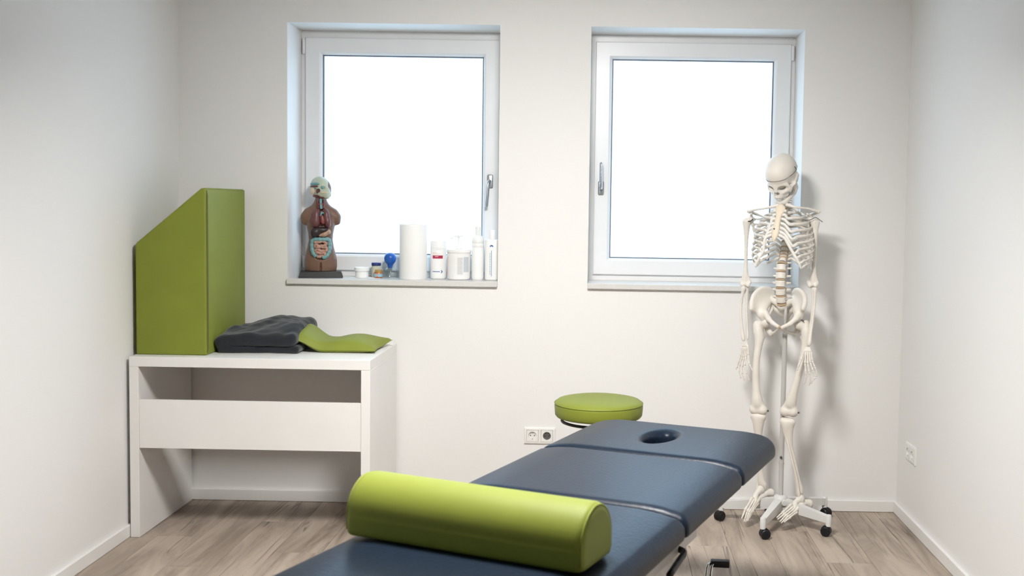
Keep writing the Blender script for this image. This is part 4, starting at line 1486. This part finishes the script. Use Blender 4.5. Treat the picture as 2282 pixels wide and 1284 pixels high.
for s, h_ in hip_spec.items():
    cr = [np.array(p) for p in spline([bp(*q) for q in h_['crest']], 22)]
    ba = [np.array(p) for p in spline([bp(*q) for q in h_['base']], 22)]
    rows = []
    for t in np.linspace(0, 1, 10):
        rows.append([c + (b2 - c) * t - FW * .016 * math.sin(t * math.pi) * .8 for c, b2 in zip(cr, ba)])
    pr = patch_prims(rows, list(np.interp(np.linspace(0, 1, 10), [0, .12, .4, .7, 1], [.0056, .0036, .0030, .0036, .0066])))
    ac = bp(*h_['acet'])
    for key, rad in (('pub', (.0150, .0120, .0092, .0088)), ('isch', (.014, .013, .011)), ('inf', (.0095, .0058, .0070)), ('back', (.009, .008, .012))):
        Q = [bp(*q) for q in h_[key]]
        for i in range(len(Q) - 1):
            pr.append((Q[i], Q[i + 1], rad[i], rad[i + 1]))
    pr.append((ba[0], ba[7], .012, .010))
    pr.append((ac + Z3 * .008, ac - RT * s * .006 - Z3 * .004, .024, .020))
    out = RT * s
    bone('hip_bone', blob(pr, .0032, .0032, sub=[(ac + out * .022 - Z3 * .006, (.024, .024, .024))]))
# sacrum
S0, S1, S2 = bp(1743, 682, -.020), bp(1748, 697, -.062), bp(1754, 712, -.070)
pr = [(S0, S1, .020, .018), (S1, S2, .016, .007), (S2, bp(1754, 720, -.058), .006, .004)]
for s, wg, wl in ((-1, (1722, 667, -.052), (1727, 688, -.066)), (1, (1766, 670, -.052), (1765, 690, -.066))):
    pr += [(S0, bp(*wg), .019, .017), (S1, bp(*wl), .016, .012), (bp(*wg), bp(*wl), .012, .010), (bp(*wl), S2, .010, .006)]
bone('sacrum', blob(pr, .0034, .004))
bone('pubic_joint', tube([bp(1736, 727, .066), bp(1740.5, 731, .066)], .0075, .0085, 10), M_disc)

# --- legs
legs = {-1: dict(head=(1706, 719, .004), tro=(1687, 725, -.006), shaft=[(1691, 738, 0), (1692, 760, .006), (1686, 800, .018), (1684, 840, .024), (1686, 880, .026), (1688, 902, .024)], knee=(1690, 914, .020), lt=(1702, 748, -.012),
                 tib=[(1690, 928, .018), (1689, 945, .016), (1690, 975, .010), (1692, 1020, .000), (1695, 1055, -.008), (1698, 1080, -.012)], fib=[(1681, 940, -.010), (1683, 975, -.018), (1687, 1030, -.026), (1689, 1075, -.024), (1688, 1092, -.02)]),
        1: dict(head=(1780, 724, .004), tro=(1796, 724, -.006), shaft=[(1797, 738, .0), (1796, 760, .006), (1789, 800, .018), (1780, 835, .024), (1768, 876, .026), (1762, 902, .024)], knee=(1758, 918, .020), lt=(1787, 752, -.012),
                tib=[(1755, 940, .014), (1754, 955, .012), (1759, 985, .006), (1769, 1030, -.004), (1777, 1070, -.012), (1784, 1098, -.018)], fib=[(1748, 948, .012), (1755, 985, .022), (1766, 1030, .018), (1776, 1070, .008), (1781, 1110, .002)])}
for s, g in legs.items():
    Hd, Tr, K = bp(*g['head']), bp(*g['tro']), bp(*g['knee'])
    Sh = [bp(*q) for q in g['shaft']]
    out = RT * s
    ex = [(Hd, Hd + Z3 * .001, .0225, .0225), (Hd, Sh[0] * .55 + Tr * .45, .014, .016), (Tr, Sh[0] + out * .003, .0155, .017), (Tr + Z3 * .008, Tr, .012, .014), (bp(*g['lt']), Sh[1], .009, .010),
          (K - out * .020, K - out * .018 - Z3 * .004 - FW * .012, .0205, .021), (K + out * .020, K + out * .018 - Z3 * .004 - FW * .012, .0205, .021), (K - out * .012, K + out * .012, .016, .016),
          (K - out * .026 + Z3 * .006, Sh[-1] + Z3 * .03, .012, .012), (K + out * .026 + Z3 * .006, Sh[-1] + Z3 * .03, .012, .012)]
    long_bone('thigh_bone', Sh, [.020, .0165, .0150, .0150, .0180, .022], ex, .005, .0036)
    T = [bp(*q) for q in g['tib']]
    ex = [(T[0] - out * .020, T[0] + out * .020, .0155, .0155), (T[0] - out * .018, T[2], .014, .009), (T[0] + out * .018, T[2], .014, .009), (T[-1] - out * .012, T[-1] - out * .014 - Z3 * .014, .010, .007)]
    long_bone('shin_bone', T, [.018, .0165, .0125, .0115, .0125, .0155], ex, .005, .0034)
    Fb = [bp(*q) for q in g['fib']]
    bone('calf_bone', tube(spline(Fb, 30), list(np.interp(np.linspace(0, 1, 30), [0, .05, .12, .5, .85, .95, 1], [.006, .0085, .0058, .0056, .0062, .0088, .006])), None, 12))
    bone('knee_pin', tube([K + RT * .034, K + RT * .048], .004, .005, 8), M_dark)
    # hip spring
    bone('hip_hook', tube(spline([Hd + Z3 * .018 + FW * .014, Hd + Z3 * .026 + FW * .018 + out * .012, Hd + Z3 * .020 + FW * .02 + out * .026], 8), .0028, .0028, 6), M_dark)

# --- feet
feet = {-1: dict(heel=(1717, 1099, -.055), talus=(1695, 1092, -.004), nav=(1685, 1103, .026), cub=(1690, 1112, .020), base=[(1676, 1110, .050), (1680, 1114, .050), (1684, 1117, .048), (1687, 1119, .044), (1690, 1121, .038)],
                 heads=[(1660, 1138, .098), (1665, 1141, .102), (1669, 1143, .102), (1672, 1144, .098), (1675, 1143, .090)], tips=[(1653, 1156, .128), (1658, 1163, .134), (1662, 1163, .134), (1666, 1161, .128), (1669, 1157, .116)]),
        1: dict(heel=(1802, 1123, -.045), talus=(1784, 1113, -.006), nav=(1773, 1120, .020), cub=(1778, 1131, .028), base=[(1764, 1124, .040), (1768, 1129, .042), (1771, 1133, .044), (1774, 1137, .044), (1776, 1141, .042)],
                heads=[(1742, 1144, .088), (1745, 1148, .094), (1749, 1151, .096), (1753, 1154, .094), (1757, 1156, .088)], tips=[(1731, 1154, .112), (1733, 1158, .122), (1738, 1163, .126), (1741, 1166, .124), (1747, 1164, .112)])}
for s, g in feet.items():
    H, T, N, Cb = [bp(*g[k]) for k in ('heel', 'talus', 'nav', 'cub')]
    ft = bone('foot', blob([(H, H + (T - H) * .45 - Z3 * .006, .0215, .0155), (H + (T - H) * .45 - Z3 * .006, Cb, .014, .010), (T, T + (N - T) * .4, .0185, .013)], .003, .003))
    bone('ankle_bone', blob([(T + Z3 * .006, N, .0165, .011)], .0028, .003), None, ft)
    bone('instep_bone', blob([(N, N + (bp(*g['base'][1]) - N) * .5, .0115, .0105), (N, bp(*g['base'][2]), .011, .008)], .0026, .002), None, ft)
    bone('instep_bone', blob([(Cb, bp(*g['base'][3]), .0115, .009)], .0026, .002), None, ft)
    for i in range(5):
        a, b2, c = bp(*g['base'][i]), bp(*g['heads'][i]), bp(*g['tips'][i])
        r0 = .0062 if i != (4 if s > 0 else 0) else .0075
        if (s < 0 and i == 4) or (s > 0 and i == 0):
            r0 = .0066
        d = (b2 - a)
        P = [a + d * t for t in (0, .12, .35, .65, .88, .985)]
        bone('metatarsal', tube(P, [r0, r0 * 1.05, r0 * .62, r0 * .58, r0, r0 * .9], None, 8), None, ft)
        d = c - b2
        for t0, t1 in ((.04, .46), (.50, .72), (.76, 1.0)):
            q = r0 * (.78, .66, .6)[(.04, .50, .76).index(t0)]
            P = [b2 + d * (t0 + (t1 - t0) * t) for t in (0, .2, .5, .8, 1)]
            bone('toe_bone', tube(P, [q, q * .95, q * .66, q * .9, q * .75], None, 8), None, ft)
# wires at the shoulder
bone('shoulder_wire', tube(spline([bp(1783, 487, -.02), bp(1793, 491, .0), bp(1806, 490, .005), bp(1818, 485, .0), bp(1828, 491, -.01), bp(1833, 495, -.012)], 20), .0016, .0016, 6), M_dark)
bone('shoulder_wire', tube(spline([bp(1666, 494, -.02), bp(1674, 492, -.01), bp(1678, 488, -.015)], 10), .0026, .0026, 6), M_dark)
